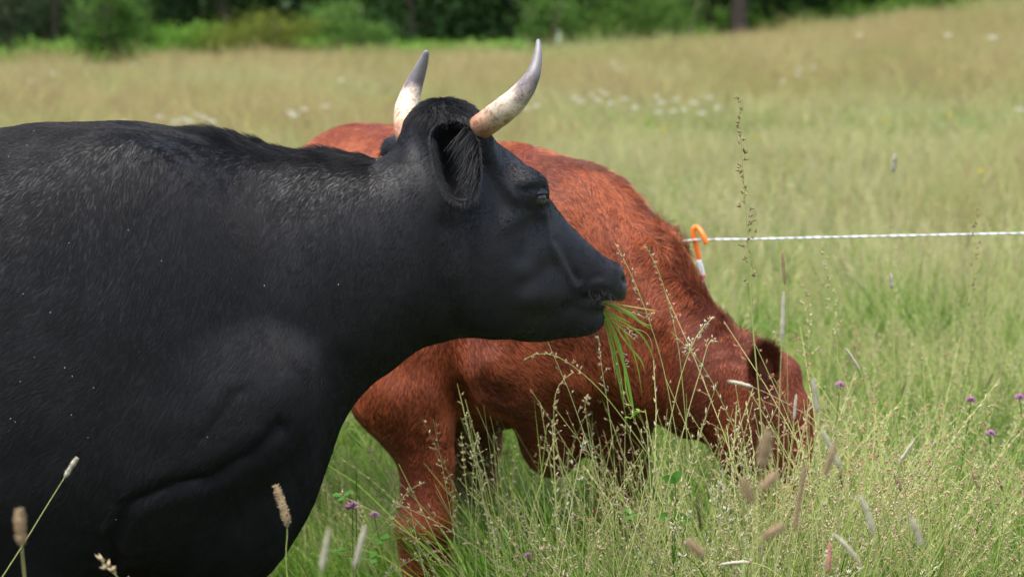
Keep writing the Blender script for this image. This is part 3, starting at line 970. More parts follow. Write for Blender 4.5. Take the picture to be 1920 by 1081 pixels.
#--MESHEND
def mat_horn(name, base, axis_a, axis_b):
    """pale keratin, rusty at the base, slate grey towards the tip; axis from base to tip in object space"""
    m, nt, out = new_mat(name)
    b = N(nt, 'ShaderNodeBsdfPrincipled', Roughness=.42)
    at_ = N(nt, 'ShaderNodeAttribute', attribute_name='along')
    tc = N(nt, 'ShaderNodeTexCoord')
    nz = N(nt, 'ShaderNodeTexNoise', Scale=38.0, Detail=6.0, Roughness=.65)
    nz2 = N(nt, 'ShaderNodeTexNoise', Scale=75.0, Detail=6.0, Roughness=.7)
    nt.links.new(tc.outputs['Object'], nz.inputs['Vector']); nt.links.new(tc.outputs['Object'], nz2.inputs['Vector'])
    ad = N(nt, 'ShaderNodeMath', operation='MULTIPLY_ADD'); ad.inputs[1].default_value = .34
    nt.links.new(nz.outputs['Fac'], ad.inputs[0]); nt.links.new(at_.outputs['Fac'], ad.inputs[2])
    r = ramp(nt, [(.0, (.22, .10, .05)), (.28, (.34, .17, .09)), (.42, (.50, .31, .19)), (.53, (.50, .41, .30)), (.70, (.54, .47, .37)), (.78, (.30, .26, .24)), (.86, (.115, .10, .105)), (1.0, (.15, .14, .14))], ad.outputs[0])
    mx = N(nt, 'ShaderNodeMix', data_type='RGBA', blend_type='MULTIPLY')
    r2 = ramp(nt, [(.30, (.34, .21, .13)), (.41, (.62, .44, .31)), (.48, (1, 1, 1)), (.53, (1, 1, 1)), (.60, (.76, .58, .42)), (.70, (.45, .34, .26))], nz2.outputs['Fac'])
    fr = ramp(nt, [(.62, (.85, .85, .85)), (.75, (.15, .15, .15))], at_.outputs['Fac'])
    nt.links.new(fr.outputs['Color'], mx.inputs[0]); nt.links.new(r.outputs['Color'], mx.inputs[6]); nt.links.new(r2.outputs['Color'], mx.inputs[7])
    nt.links.new(mx.outputs[2], b.inputs['Base Color'])
    bp = N(nt, 'ShaderNodeBump', Strength=.35, Distance=.002)
    nt.links.new(nz2.outputs['Fac'], bp.inputs['Height']); nt.links.new(bp.outputs[0], b.inputs['Normal'])
    nt.links.new(b.outputs[0], out.inputs['Surface'])
    return m
HORN = mat_horn('horn_keratin', None, None, None)

def horn(cow, pts, seed):
    """pts: px, py, Y, radius in px"""
    P = np.array([at(p[0], p[1], p[2]) for p in pts]); R = np.array([p[3] * p[2] / FPX for p in pts])
    s = np.concatenate([[0], np.cumsum(np.linalg.norm(np.diff(P, axis=0), axis=1))]); s /= s[-1]
    t = np.linspace(0, 1, 60)
    path = np.stack([pchip(s, P[:, k], t) for k in range(3)], 1)
    for _ in range(6): path[1:-1] = (path[:-2] + path[2:]) / 2 * .5 + path[1:-1] * .5
    rr = pchip(s, R, t) * np.where(t > .97, np.sqrt(np.clip(1 - ((t - .97) / .03) ** 2, .02, 1)), 1)
    rg = np.random.default_rng(seed)
    V, F = tube(path, rr, 28)
    V = np.array(V)
    ax = np.repeat(path, 28, 0)
    wob = 1 + .018 * wobble(V, 60, seed) + .012 * wobble(V, 160, seed + 1) * np.repeat(t < .75, 28) + np.repeat(np.where(t < .45, .014 * np.sin(t * 150) * (1 - t / .45), 0), 28)
    V = ax + (V - ax) * wob[:, None]
    o = mesh_obj('horn', V, F, HORN, cow)
    a = o.data.attributes.new('along', 'FLOAT', 'POINT'); a.data.foreach_set('value', np.repeat(t, 28).astype(np.float32))
    return o

BLACK_SKIN, _nt, _out = new_mat('black_hide')
_b = N(_nt, 'ShaderNodeBsdfPrincipled', Roughness=.55)
_b.inputs['Base Color'].default_value = (.006, .006, .007, 1); _b.inputs['Specular IOR Level'].default_value = .3
_nt.links.new(_b.outputs[0], _out.inputs['Surface'])
EAR_FUR = fur_mat('ear_fur', (.010, .010, .010), (.028, .027, .027), .45, .4)
BLACK_FUR = fur_mat('black_fur', (.0058, .0058, .0064), (.0078, .0075, .0075), .55, .24)
BLACK_WET = simple_mat('wet_nose_skin', (.005, .005, .006), .40, .35, (.011, .011, .012), 260, .5)

cow = empty('black_cow', (float(at(100, 600, BY)[0]), BY, 0))
tag(cow, 'black cow with upright pale horns standing in front, grass in its mouth', 'cow')
CO = np.array(cow.location)
body = mesh_obj('body', BV, BF, BLACK_SKIN, cow, loc=CO)
body.data.materials.append(BLACK_WET)
_cu, _cv = project(BV[BF].mean(1))
_wet = (_cu + (_cv - 500) * .15 > 1161) & (_cv > 490) & (_cv < 575)
if len(body.data.polygons) == len(BF):
    body.data.polygons.foreach_set('material_index', _wet.astype(np.int32))

def near_horn_fix(o):
    o.data.transform(Matrix.Translation(-cow.location)); return o
h1 = near_horn_fix(horn(cow, [(893, 246, 4.44, 24), (904, 236, 4.41, 24), (928, 219, 4.38, 24.5), (952, 201, 4.35, 24), (972, 182, 4.34, 21.5), (987, 163, 4.33, 18.5), (998, 144, 4.33, 15), (1005, 124, 4.34, 11), (1009, 100, 4.35, 7.4), (1009.5, 84, 4.36, 5.2), (1009, 73, 4.37, 3.8)], 3))
h2 = near_horn_fix(horn(cow, [(766, 262, 4.60, 22), (760, 236, 4.64, 22.5), (761, 210, 4.67, 23), (768, 182, 4.69, 20), (777, 158, 4.695, 16.5), (786, 136, 4.69, 12.8), (795, 112, 4.68, 8.5), (799, 100, 4.675, 5.8), (800, 94, 4.67, 4)], 4))

# ears: a cupped leaf, opening towards the viewer and back
def ear(parent, outline, yr, depth, root, name, mat, thick=.007, back=1):
    """outline: closed list of photograph pixels for the rim; yr: (left depth, right depth); depth: how deep the cup goes"""
    O = np.asarray(outline, float)
    k = 48
    s = np.concatenate([[0], np.cumsum(np.hypot(*np.diff(np.vstack([O, O[:1]]), axis=0).T))]); s /= s[-1]
    tt = np.arange(k) / k
    ox = np.interp(tt, s, np.append(O[:, 0], O[0, 0])); oy = np.interp(tt, s, np.append(O[:, 1], O[0, 1]))
    for _ in range(2):
        ox = (np.roll(ox, 1) + 2 * ox + np.roll(ox, -1)) / 4; oy = (np.roll(oy, 1) + 2 * oy + np.roll(oy, -1)) / 4
    cx, cy = root
    rings = 12
    def layer(off):
        V = []
        for r in range(rings + 1):
            q = r / rings
            for i in range(k):
                x, y = cx + (ox[i] - cx) * q, cy + (oy[i] - cy) * q
                w = (x - ox.min()) / (ox.max() - ox.min())
                Y = yr[0] * (1 - w) + yr[1] * w + depth * (1 - q ** 3.0) * back + off * (1 if q < 1 else .5)
                V.append(at(x, y, Y))
        return V
    V = layer(0) + layer(thick * back)
    F = []
    n1 = (rings + 1) * k
    for r in range(rings):
        for i in range(k):
            a, b, c, d = r * k + i, r * k + (i + 1) % k, (r + 1) * k + (i + 1) % k, (r + 1) * k + i
            F.append((a, b, c, d)); F.append((n1 + d, n1 + c, n1 + b, n1 + a))
    for i in range(k):
        a, b = rings * k + i, rings * k + (i + 1) % k
        F.append((a, b, n1 + b, n1 + a))
    V = np.array(V)
    o = mesh_obj(name, V, F, mat, parent, loc=CO if parent is cow else None)
    return o, V[:n1].reshape(rings + 1, k, 3)

EAR_OUT = [(833, 226), (818, 232), (807, 248), (808, 268), (813, 290), (818, 318), (824, 342), (835, 361), (850, 375), (865, 381), (881, 377), (895, 363), (901, 344), (902, 320), (900, 292), (897, 266), (889, 246), (874, 232), (855, 224)]
ear1, EG = ear(cow, EAR_OUT, (4.335, 4.345), .055, (856, 292), 'ear', BLACK_SKIN)
ear2, EG2 = ear(cow, [(712, 290), (716, 270), (726, 257), (745, 252), (765, 262), (772, 285), (765, 305), (735, 305)], (4.70, 4.64), .03, (742, 280), 'ear', BLACK_SKIN, back=-1)

# eyes: a dark ball behind heavy lids
EYE = simple_mat('dark_eye', (.006, .005, .006), .06, .8)
def eye(lat, px, py, r):
    c = head_at(px, py, lat)
    bm = bmesh.new(); bmesh.ops.create_uvsphere(bm, u_segments=24, v_segments=16, radius=r)
    me = bpy.data.meshes.new('eye'); bm.to_mesh(me); bm.free()
    me.polygons.foreach_set('use_smooth', np.ones(len(me.polygons), bool)); me.materials.append(EYE)
    o = link(bpy.data.objects.new('eye', me), cow); o.location = Vector(c - CO)
    for upper in (1, 0):                                # lids: shell patches hugging the ball
        V, F = [], []
        nu, nv = 20, 8
        a0, a1 = (math.radians(78), math.radians(22)) if upper else (math.radians(-78), math.radians(-30))
        for i in range(nu + 1):
            ph = math.radians(-100 + 200 * i / nu)
            for j in range(nv + 1):
                el = a0 + (a1 - a0) * j / nv
                rr = r * (1.10 + .06 * math.cos(j / nv * math.pi))
                dirv = -HL * math.cos(el) * math.cos(ph) * np.sign(-lat) + HF * math.cos(el) * math.sin(ph) + np.array((0, 0, math.sin(el)))
                V.append(c - CO + dirv * rr * np.array((1, 1, .92)))
        for i in range(nu):
            for j in range(nv):
                a = i * (nv + 1) + j
                F.append((a, a + 1, a + nv + 2, a + nv + 1))
        lid = mesh_obj('eyelid', V, F, BLACK_SKIN, cow)
        md = lid.modifiers.new('thick', 'SOLIDIFY'); md.thickness = .0035; md.offset = 1
    return c
ec = eye(-.101, 1006, 371, .0185)
eye(.101, 985, 371, .0185)

# hooves and tail
HOOF = simple_mat('hoof_horn', (.03, .027, .025), .4, .4, (.06, .05, .045), 60)
def hooves(parent, pts, off):
    for x, y, z in pts:
        for s in (-1, 1):
            V, F = [], []
            for k, (zz, ra, rb) in enumerate(((0, .062, .030), (.03, .056, .028), (.065, .044, .024))):
                for i in range(14):
                    a = 2 * math.pi * i / 14
                    V.append((x + .03 - zz * .35 + ra * math.cos(a), y + s * .029 + rb * math.sin(a), z + zz))
            for k in range(2):
                for i in range(14):
                    F.append((k*14+i, k*14+(i+1) % 14, (k+1)*14+(i+1) % 14, (k+1)*14+i))
            F.append(tuple(range(14))[::-1]); F.append(tuple(28 + i for i in range(14)))
            mesh_obj('hoof', V, F, HOOF, parent, loc=off)
_x0 = float(at(105, 900, BY)[0])
hooves(cow, [(_x0 + .02, BY - .165, 0), (_x0 + .02, BY + .165, 0), (-1.92, BY - .17, 0), (-1.92, BY + .17, 0)], CO)
_t = np.linspace(0, 1, 20)
V, F = tube(np.stack([-2.08 - .06 * np.sin(_t * 2.2), np.full(20, BY), 1.22 - .85 * _t], 1), .028 - .014 * _t + .02 * np.exp(-((_t - .9) / .1) ** 2), 10)
mesh_obj('tail', V, F, BLACK_SKIN, cow, loc=CO)

# ---- coat
def black_weight(P, n):
    u, v = project(P)
    vis = (u > -160) & (u < 2000) & (v > 60) & (v < 1200) & (n[:, 1] < .45)
    e = np.hypot(u - 1008, (v - 372) * 1.1)
    w = vis * np.where(e < 15, 0, 1.0)
    w = np.where((u > 1140) & (v > 492) & (v < 575) & (u + (v - 500) * .15 > 1161), 0, w)      # bare nose
    w = w * np.where((u > 880) & (v < 640), 1.5, 1.0)
    return w
def black_len(P):
    u, v = project(P)
    L = np.full(len(P), .013)
    L = .013 - .0055 * smooth01((u - 420) / 380)
    L = L - .003 * smooth01((u - 820) / 200)
    top = np.interp(u, _trunk[:, 0], _trunk[:, 1])
    crest = np.exp(-np.clip(v - top - 2, 0, 999) / 16) * smooth01((u - 300) / 160) * (u < 700)
    fringe = np.clip(1 + .5 * wobble(P, 45, 91), .35, 2)
    L = L + crest * .019 * fringe
    poll = np.exp(-((u - 830) / 55) ** 2 - ((v - 205) / 32) ** 2)
    L = L + poll * .013
    dl = np.exp(-np.clip(seg_dist(u, v, [(205, 1000), (240, 945), (330, 908), (400, 893), (470, 852), (530, 798), (640, 680)]) / 26, 0, 9) ** 2)
    return L + dl * .006
def black_dir(P, n):
    u, v = project(P)
    d = np.zeros_like(P)
    d[:, 0], d[:, 2] = -.55, -.85
    m = smooth01((u - 860) / 100)[:, None]                       # face: up and back over the brow, back along the cheek
    d = d * (1 - m) + np.array((-.8, 0, -.35)) * m
    m = np.exp(-((u - 985) / 45) ** 2 - ((v - 320) / 40) ** 2)[:, None]
    d = d * (1 - m) + np.array((-.95, -.1, .1)) * m
    m = np.exp(-((u - 830) / 60) ** 2 - ((v - 205) / 40) ** 2)[:, None]
    d = d * (1 - m) + np.stack([(u - 805) / 60, -.5 + 0 * u, -.6 + 0 * u], 1) * m
    top = np.interp(u, _trunk[:, 0], _trunk[:, 1])
    m = (np.exp(-np.clip(v - top, 0, 999) / 14) * smooth01((u - 300) / 160) * (u < 700))[:, None]
    d = d * (1 - m * .7) + np.array((-.75, -.2, .75)) * m
    m = smooth01((300 - u) / 350)[:, None]
    d = d * (1 - m) + np.array((-.9, 0, -.42)) * m
    d[:, 0] += .22 * wobble(P, 9, 11); d[:, 2] += .22 * wobble(P, 9, 12)
    return d
def black_lift(P):
    u, v = project(P)
    top = np.interp(u, _trunk[:, 0], _trunk[:, 1])
    crest = np.exp(-np.clip(v - top - 2, 0, 999) / 14) * smooth01((u - 300) / 160) * (u < 705)
    poll = np.exp(-((u - 830) / 55) ** 2 - ((v - 200) / 30) ** 2)
    return .21 + .55 * crest + .40 * poll
coat('coat', BV, BF, BLACK_FUR, cow, 330000, black_len, black_dir, black_lift, .00036, 21, black_weight, CO, clump=(70, .17))
# ear hair: fringe round the rim and the tuft that falls across the opening
def strands(name, roots, dirs, length, mat, parent, off, rad=.0004, seed=5, droop=.25, npt=6, curl=.12):
    rg = np.random.default_rng(seed)
    n = len(roots)
    dirs = dirs / np.linalg.norm(dirs, axis=1)[:, None]
    t = np.linspace(0, 1, npt)
    bend = rg.normal(size=(n, 3)) * curl
    P = roots[:, None, :] + length[:, None, None] * (t[None, :, None] * dirs[:, None, :] + (t ** 2)[None, :, None] * (bend[:, None, :] + np.array((0, 0, -droop))))
    return hair_obj(name, P - off, rad, mat, parent)
_rg = np.random.default_rng(31)
def grid_pick(G, r0, r1, a0, a1, n):
    k = G.shape[1]
    r = _rg.uniform(r0, r1, n) * (G.shape[0] - 1); a = _rg.uniform(a0, a1, n) * k
    i = np.clip(r.astype(int), 0, G.shape[0] - 2); j = a.astype(int) % k; fr = (r - i)[:, None]; fa = (a - a.astype(int))[:, None]
    p0 = G[i, j] * (1 - fa) + G[i, (j + 1) % k] * fa; p1 = G[i + 1, j] * (1 - fa) + G[i + 1, (j + 1) % k] * fa
    return p0 * (1 - fr) + p1 * fr
cen = EG[0, 0]
R1 = grid_pick(EG, .78, 1.0, 0, 1, 3800)                          # short rim hair pointing outwards
d1 = (R1 - at(856, 300, 4.36)); d1[:, 1] -= .01
strands('ear_hair', R1, d1 / np.linalg.norm(d1, axis=1)[:, None] * .6 + np.array((-.15, -.35, -.55)) + _rg.normal(size=(3800, 3)) * .2, _rg.uniform(.005, .011, 3800), EAR_FUR, ear1, CO, seed=6)
R2 = grid_pick(EG, .72, .98, .60, .90, 750)                     # tuft across the opening from the front edge
d2 = np.stack([_rg.normal(-.55, .22, 750), _rg.normal(-.45, .15, 750), _rg.normal(-.75, .2, 750)], 1)
strands('ear_tuft', R2, d2, _rg.uniform(.018, .046, 750), EAR_FUR, ear1, CO, rad=.00055, seed=7, droop=.4)
R3 = grid_pick(EG, .80, 1.0, .10, .60, 2200)
d3 = np.stack([_rg.normal(.1, .3, 2200), _rg.normal(-.3, .2, 2200), _rg.normal(-.9, .2, 2200)], 1)
strands('ear_hair', R3, d3, _rg.uniform(.006, .015, 2200), EAR_FUR, ear1, CO, seed=8)
R4 = grid_pick(EG2, .5, 1.0, 0, 1, 900)
strands('ear_hair', R4, np.stack([_rg.normal(-.5, .3, 900), _rg.normal(-.1, .2, 900), _rg.normal(-.3, .3, 900)], 1), _rg.uniform(.006, .012, 900), BLACK_FUR, ear2, CO, seed=9)
# eyelashes
aa = np.radians(_rg.uniform(-75, 75, 70))
rl = ec + (np.outer(np.sin(aa), HF) - np.outer(np.cos(aa), HL)) * .0195 + np.array((0, 0, -.001))
strands('eyelash', rl, np.outer(np.sin(aa), HF) - np.outer(np.cos(aa), HL) * .8 + np.array((0, 0, -.75)), _rg.uniform(.010, .017, 70), BLACK_FUR, cow, CO, rad=.00035, seed=12, droop=-.3)

# whiskers on lips and chin
_rw = np.concatenate([np.array([head_at(x, y, l) for x, y, l in zip(_rg.uniform(1095, 1150, 60), _rg.uniform(535, 560, 60), np.full(60, -.062))]),
                      np.array([head_at(x, y, l) for x, y, l in zip(_rg.uniform(1070, 1128, 60), _rg.uniform(598, 632, 60), _rg.uniform(-.045, 0, 60))])])
strands('whisker', _rw, np.tile((.35, -.5, -.6), (120, 1)) + _rg.normal(size=(120, 3)) * .3, _rg.uniform(.015, .035, 120), EAR_FUR, cow, CO, rad=.00022, seed=77)
# ================================================================ red cow
RA = np.array((-.42, 6.75, 0.0)); RH = np.array((.54, -1.42, 0.0)); RH /= np.linalg.norm(RH)
RL = np.array((-RH[1], RH[0], 0.0))            # lateral, towards the right of the picture
_rt = np.array([  # along, top, bottom, half width, taper
    (0, 1.02, .86, .08, 0), (.05, 1.15, .72, .20, 0), (.18, 1.222, .60, .33, -.04), (.42, 1.238, .53, .32, 0), (.75, 1.228, .475, .295, .10),
    (1.0, 1.232, .52, .275, .18), (1.15, 1.232, .56, .255, .20), (1.30, 1.19, .60, .235, .18), (1.42, 1.12, .62, .205, .12), (1.51, 1.0, .66, .155, .05), (1.56, .90, .72, .07, 0)])

def red_pt(px, py, Y): return at(px, py, Y)
R_LEGS = {
    'fr': [(770, 660, 5.50, .150), (760, 735, 5.47, .122), (784, 800, 5.46, .084), (799, 858, 5.45, .060), (801, 920, 5.45, .056), (796, 985, 5.44, .064), (798, 1040, 5.45, .053), (798, 1200, 5.46, .043), (798, 1262, 5.45, .052), (800, 1290, 5.43, .055)],
    'fl': [(1150, 640, 5.52, .150), (1158, 740, 5.50, .115), (1164, 830, 5.50, .068), (1165, 900, 5.50, .052), (1162, 985, 5.50, .060), (1163, 1040, 5.51, .050), (1163, 1190, 5.52, .042), (1163, 1252, 5.51, .052), (1165, 1280, 5.49, .055)],
    'hr': [(600, 560, 6.50, .19), (566, 700, 6.46, .13), (545, 830, 6.58, .070), (543, 900, 6.60, .056), (545, 1040, 6.56, .044), (545, 1065, 6.54, .05), (545, 1080, 6.52, .055)],
    'hl': [(860, 560, 6.50, .19), (885, 700, 6.46, .13), (890, 830, 6.58, .070), (892, 900, 6.60, .056), (890, 1040, 6.56, .044), (890, 1065, 6.54, .05), (890, 1080, 6.52, .055)],
}
R_NECK = [(950, 475, 5.52, .240), (1045, 490, 5.45, .215), (1138, 555, 5.40, .172), (1213, 636, 5.36, .140), (1298, 704, 5.33, .122), (1385, 740, 5.31, .110)]
R_HEAD = [(1408, 738, 5.31, .106), (1434, 790, 5.30, .103), (1446, 850, 5.29, .082), (1462, 920, 5.28, .066), (1474, 985, 5.27, .062), (1478, 1010, 5.27, .056)]

def red_sdf(P):
    q = P - RA
    L = np.stack([q @ RH, q @ RL, P[:, 2]], 1)
    d = sd_loft(L, _rt[:, 0], _rt[:, 1], _rt[:, 2], _rt[:, 3], 2.3, _rt[:, 4])
    for s in (-1, 1):
        c = RA + RH * 1.17 + RL * s * .175; c[2] = .90
        d = smin(d, sd_ellipsoid(P, c, (.17, .17, .27)), .09)
        c = RA + RH * .30 + RL * s * .13; c[2] = .98
        d = smin(d, sd_ellipsoid(P, c, (.16, .16, .24)), .08)
    for k, leg in R_LEGS.items():
        d = smin(d, sd_chain(P, [at(*p[:3]) for p in leg], [p[3] for p in leg], k=.03), .05)
    nk = sd_chain(P, [at(*p[:3]) for p in R_NECK], [p[3] for p in R_NECK], lat=(.2, .98, 0), ratio=.78, k=.06)
    d = smin(d, nk, .08)
    hd = sd_chain(P, [at(*p[:3]) for p in R_HEAD], [p[3] for p in R_HEAD], lat=(.25, .968, 0), ratio=.82, k=.03)
    d = smin(d, hd, .035)
    d = smin(d, sd_ellipsoid(P, at(1456, 698, 5.31), (.050, .06, .040)), .03)      # poll
    d = smin(d, sd_ellipsoid(P, at(1395, 810, 5.29), (.07, .075, .10)), .04)       # cheek
    d = smin(d, sd_ellipsoid(P, at(1035, 790, 5.55), (.085, .13, .130)), .05)      # brisket
    d = smin(d, sd_ellipsoid(P, at(955, 690, 5.36), (.10, .06, .085)), .05)        # breast muscles
    return d
red_strokes = [
    ([(866, 600), (862, 720), (862, 830)], 20, -.014), ([(925, 680), (932, 694)], 22, .012), ([(890, 735), (940, 745)], 26, -.012),
    ([(1062, 660), (1050, 760), (1020, 830)], 30, -.010), ([(1100, 620), (1095, 740)], 26, .007),
    ([(1228, 640), (1234, 740), (1240, 820)], 28, -.018), ([(1110, 290), (1170, 390), (1220, 490), (1290, 590), (1340, 640)], 24, -.006), ([(1090, 330), (1150, 430), (1190, 520)], 30, .005),
    ([(1325, 664), (1365, 652), (1398, 648)], 7, -.0022), ([(1320, 686), (1365, 676), (1400, 676)], 7, -.0022), ([(1310, 640), (1350, 625), (1380, 622)], 8, -.002),
    ([(1150, 480), (1170, 600), (1175, 720)], 16, -.004), ([(1190, 500), (1205, 660)], 14, -.004), ([(1112, 520), (1130, 640), (1140, 730)], 16, -.004),
    ([(1075, 380), (1100, 470), (1110, 560)], 12, -.004), ([(1140, 400), (1170, 500), (1195, 600)], 11, .004), ([(1215, 520), (1245, 620), (1250, 700)], 11, -.005), ([(1270, 560), (1290, 650)], 11, -.004), ([(1255, 560), (1270, 640)], 9, .003),
    ([(770, 830), (780, 900), (798, 955)], 10, .005), ([(788, 820), (800, 900), (818, 955)], 10, -.006), ([(755, 990), (775, 1010)], 18, .006),
    ([(700, 700), (760, 800)], 28, .005), ([(1000, 400), (1040, 330), (1080, 300)], 34, -.006), ([(962, 640), (985, 760)], 14, -.004), ([(1015, 640), (1030, 740)], 14, -.004),
]
RV, RF = surface_nets(red_sdf, (-.85, 4.95, -.03), (.92, 7.05, 1.36), .0078)
RV = sculpt(RV, RF, red_strokes)
RV = laplace(RV, RF, .4)
#--MESHEND
RED_SKIN = simple_mat('red_hide', (.11, .022, .008), .6, .2, (.08, .016, .006), 20)
RED_FUR = fur_mat('red_fur', (.39, .096, .030), (.45, .125, .043), .42, .34, .3)
RED_EAR = simple_mat('dark_ear_skin', (.10, .028, .013), .7, .2, (.06, .018, .009), 60)
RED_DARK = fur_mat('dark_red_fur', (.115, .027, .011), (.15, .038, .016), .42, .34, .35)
rc = empty('red_cow', (float(RA[0] + RH[0] * .8), float(RA[1] + RH[1] * .8), 0))
tag(rc, 'reddish brown cow grazing behind, head lowered into the grass', 'cow')
RO = np.array(rc.location)
mesh_obj('body', RV, RF, RED_SKIN, rc, loc=RO)
def red_ear(outline, yr, depth, root, back=1):
    o, G = ear(None, outline, yr, depth, root, 'ear', RED_EAR, thick=.008, back=back)
    o.parent = rc; o.data.transform(Matrix.Translation(-rc.location))
    return o, G
rear1, RG1 = red_ear([(1433, 638), (1416, 648), (1406, 668), (1404, 692), (1407, 712), (1418, 737), (1428, 757), (1440, 750), (1453, 715), (1463, 688), (1462, 660), (1450, 643)], (5.15, 5.16), .028, (1432, 712))
rear2, RG2 = red_ear([(1458, 674), (1470, 666), (1484, 672), (1488, 690), (1478, 700), (1464, 696)], (5.38, 5.44), .02, (1472, 684), -1)
hooves(rc, [(float(at(798, 1290, 5.44)[0]) - .02, 5.44, 0), (float(at(1163, 1280, 5.5)[0]) - .02, 5.50, 0), (float(at(545, 1080, 6.54)[0]) - .02, 6.54, 0), (float(at(890, 1080, 6.54)[0]) - .02, 6.54, 0)], RO)
_b = RA - RH * .02
_p = np.stack([_b[0] - RH[0] * .07 * np.sin(_t * 2.2), _b[1] - RH[1] * .07 * np.sin(_t * 2.2), 1.12 - .5 * _t], 1)
V, F = tube(_p, .028 - .014 * _t + .02 * np.exp(-((_t - .9) / .1) ** 2), 10)
mesh_obj('tail', V, F, RED_SKIN, rc, loc=RO)
for _px, _Y in ((1478, 5.238), (1492, 5.36)):
    bm = bmesh.new(); bmesh.ops.create_uvsphere(bm, u_segments=16, v_segments=12, radius=.018)
    me = bpy.data.meshes.new('eye'); bm.to_mesh(me); bm.free()
    me.polygons.foreach_set('use_smooth', np.ones(len(me.polygons), bool)); me.materials.append(EYE)
    o = link(bpy.data.objects.new('eye', me), rc); o.location = Vector(at(_px, 800, _Y) - RO)

CREST = [(1000, 268), (1040, 272), (1110, 294), (1150, 324), (1180, 354), (1210, 396), (1235, 432), (1250, 462), (1290, 512), (1325, 550), (1360, 592), (1400, 642)]
def red_weight(P, n):
    u, v = project(P)
    hid = (u < 905) & (v < 600) & (v > 300)
    hid |= (u > 700) & (u < 985) & (v > 330) & (v < 600)
    hid |= (u < 600) & (v > 300)
    f = np.stack([P[:, 0], P[:, 1], P[:, 2] - CAM_H], 1); f /= np.linalg.norm(f, axis=1)[:, None]
    return ((f * n).sum(1) < .45) * np.where(hid, .03, 1.0) * (v < 1130) * np.where(P[:, 1] > 6.3, .6, 1)
def red_len(P):
    u, v = project(P)
    cr = np.exp(-(np.clip(seg_dist(u, v, CREST) - 6, 0, 999) / 26) ** 2) * smooth01((u - 1000) / 130)
    L = .014 + cr * (.014 + .010 * smooth01((u - 1150) / 80)) * np.clip(1 + .5 * wobble(P, 40, 55), .4, 2)
    return L * np.where((v > 820) & (u < 950), .6, 1) * np.where(u > 1330, .65, 1)
def red_dir(P, n):
    u, v = project(P)
    d = np.tile(np.array((.25, -.15, -.95)), (len(P), 1))
    m = smooth01((u - 1000) / 120)[:, None] * smooth01((640 - v) / 200)[:, None]
    d = d * (1 - m) + np.array((-.45, -.2, -.8)) * m
    cr = (np.exp(-(np.clip(seg_dist(u, v, CREST) - 4, 0, 999) / 22) ** 2) * smooth01((u - 1000) / 130))[:, None]
    d = d * (1 - cr) + np.array((.80, -.15, .30)) * cr
    m = ((v < 300) & (u < 1000))[:, None]
    d = np.where(m, np.array((-.5, -.4, -.3)), d)
    d[:, 0] += .55 * wobble(P, 7, 41); d[:, 2] += .35 * wobble(P, 7, 42)
    return d
def red_lift(P):
    u, v = project(P)
    return .22 + .50 * np.exp(-(np.clip(seg_dist(u, v, CREST) - 4, 0, 999) / 20) ** 2) * smooth01((u - 1000) / 130)
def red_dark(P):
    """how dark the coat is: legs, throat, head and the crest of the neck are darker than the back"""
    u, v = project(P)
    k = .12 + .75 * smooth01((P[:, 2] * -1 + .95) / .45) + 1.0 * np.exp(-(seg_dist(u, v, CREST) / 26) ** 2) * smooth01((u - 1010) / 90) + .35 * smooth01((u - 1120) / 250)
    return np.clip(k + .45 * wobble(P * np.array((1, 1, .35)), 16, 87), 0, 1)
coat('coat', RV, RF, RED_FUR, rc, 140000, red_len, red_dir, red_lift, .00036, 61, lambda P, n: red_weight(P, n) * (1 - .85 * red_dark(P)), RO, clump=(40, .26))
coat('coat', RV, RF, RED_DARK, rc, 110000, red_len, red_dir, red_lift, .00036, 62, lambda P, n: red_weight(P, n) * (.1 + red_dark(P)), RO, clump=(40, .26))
R5 = grid_pick(RG1, .55, 1.0, 0, 1, 4200)
strands('ear_hair', R5, (R5 - at(1436, 720, 5.17)) / .06 + np.array((0, -.5, .1)) + _rg.normal(size=(4200, 3)) * .3, _rg.uniform(.010, .028, 4200), RED_DARK, rear1, RO, seed=16)
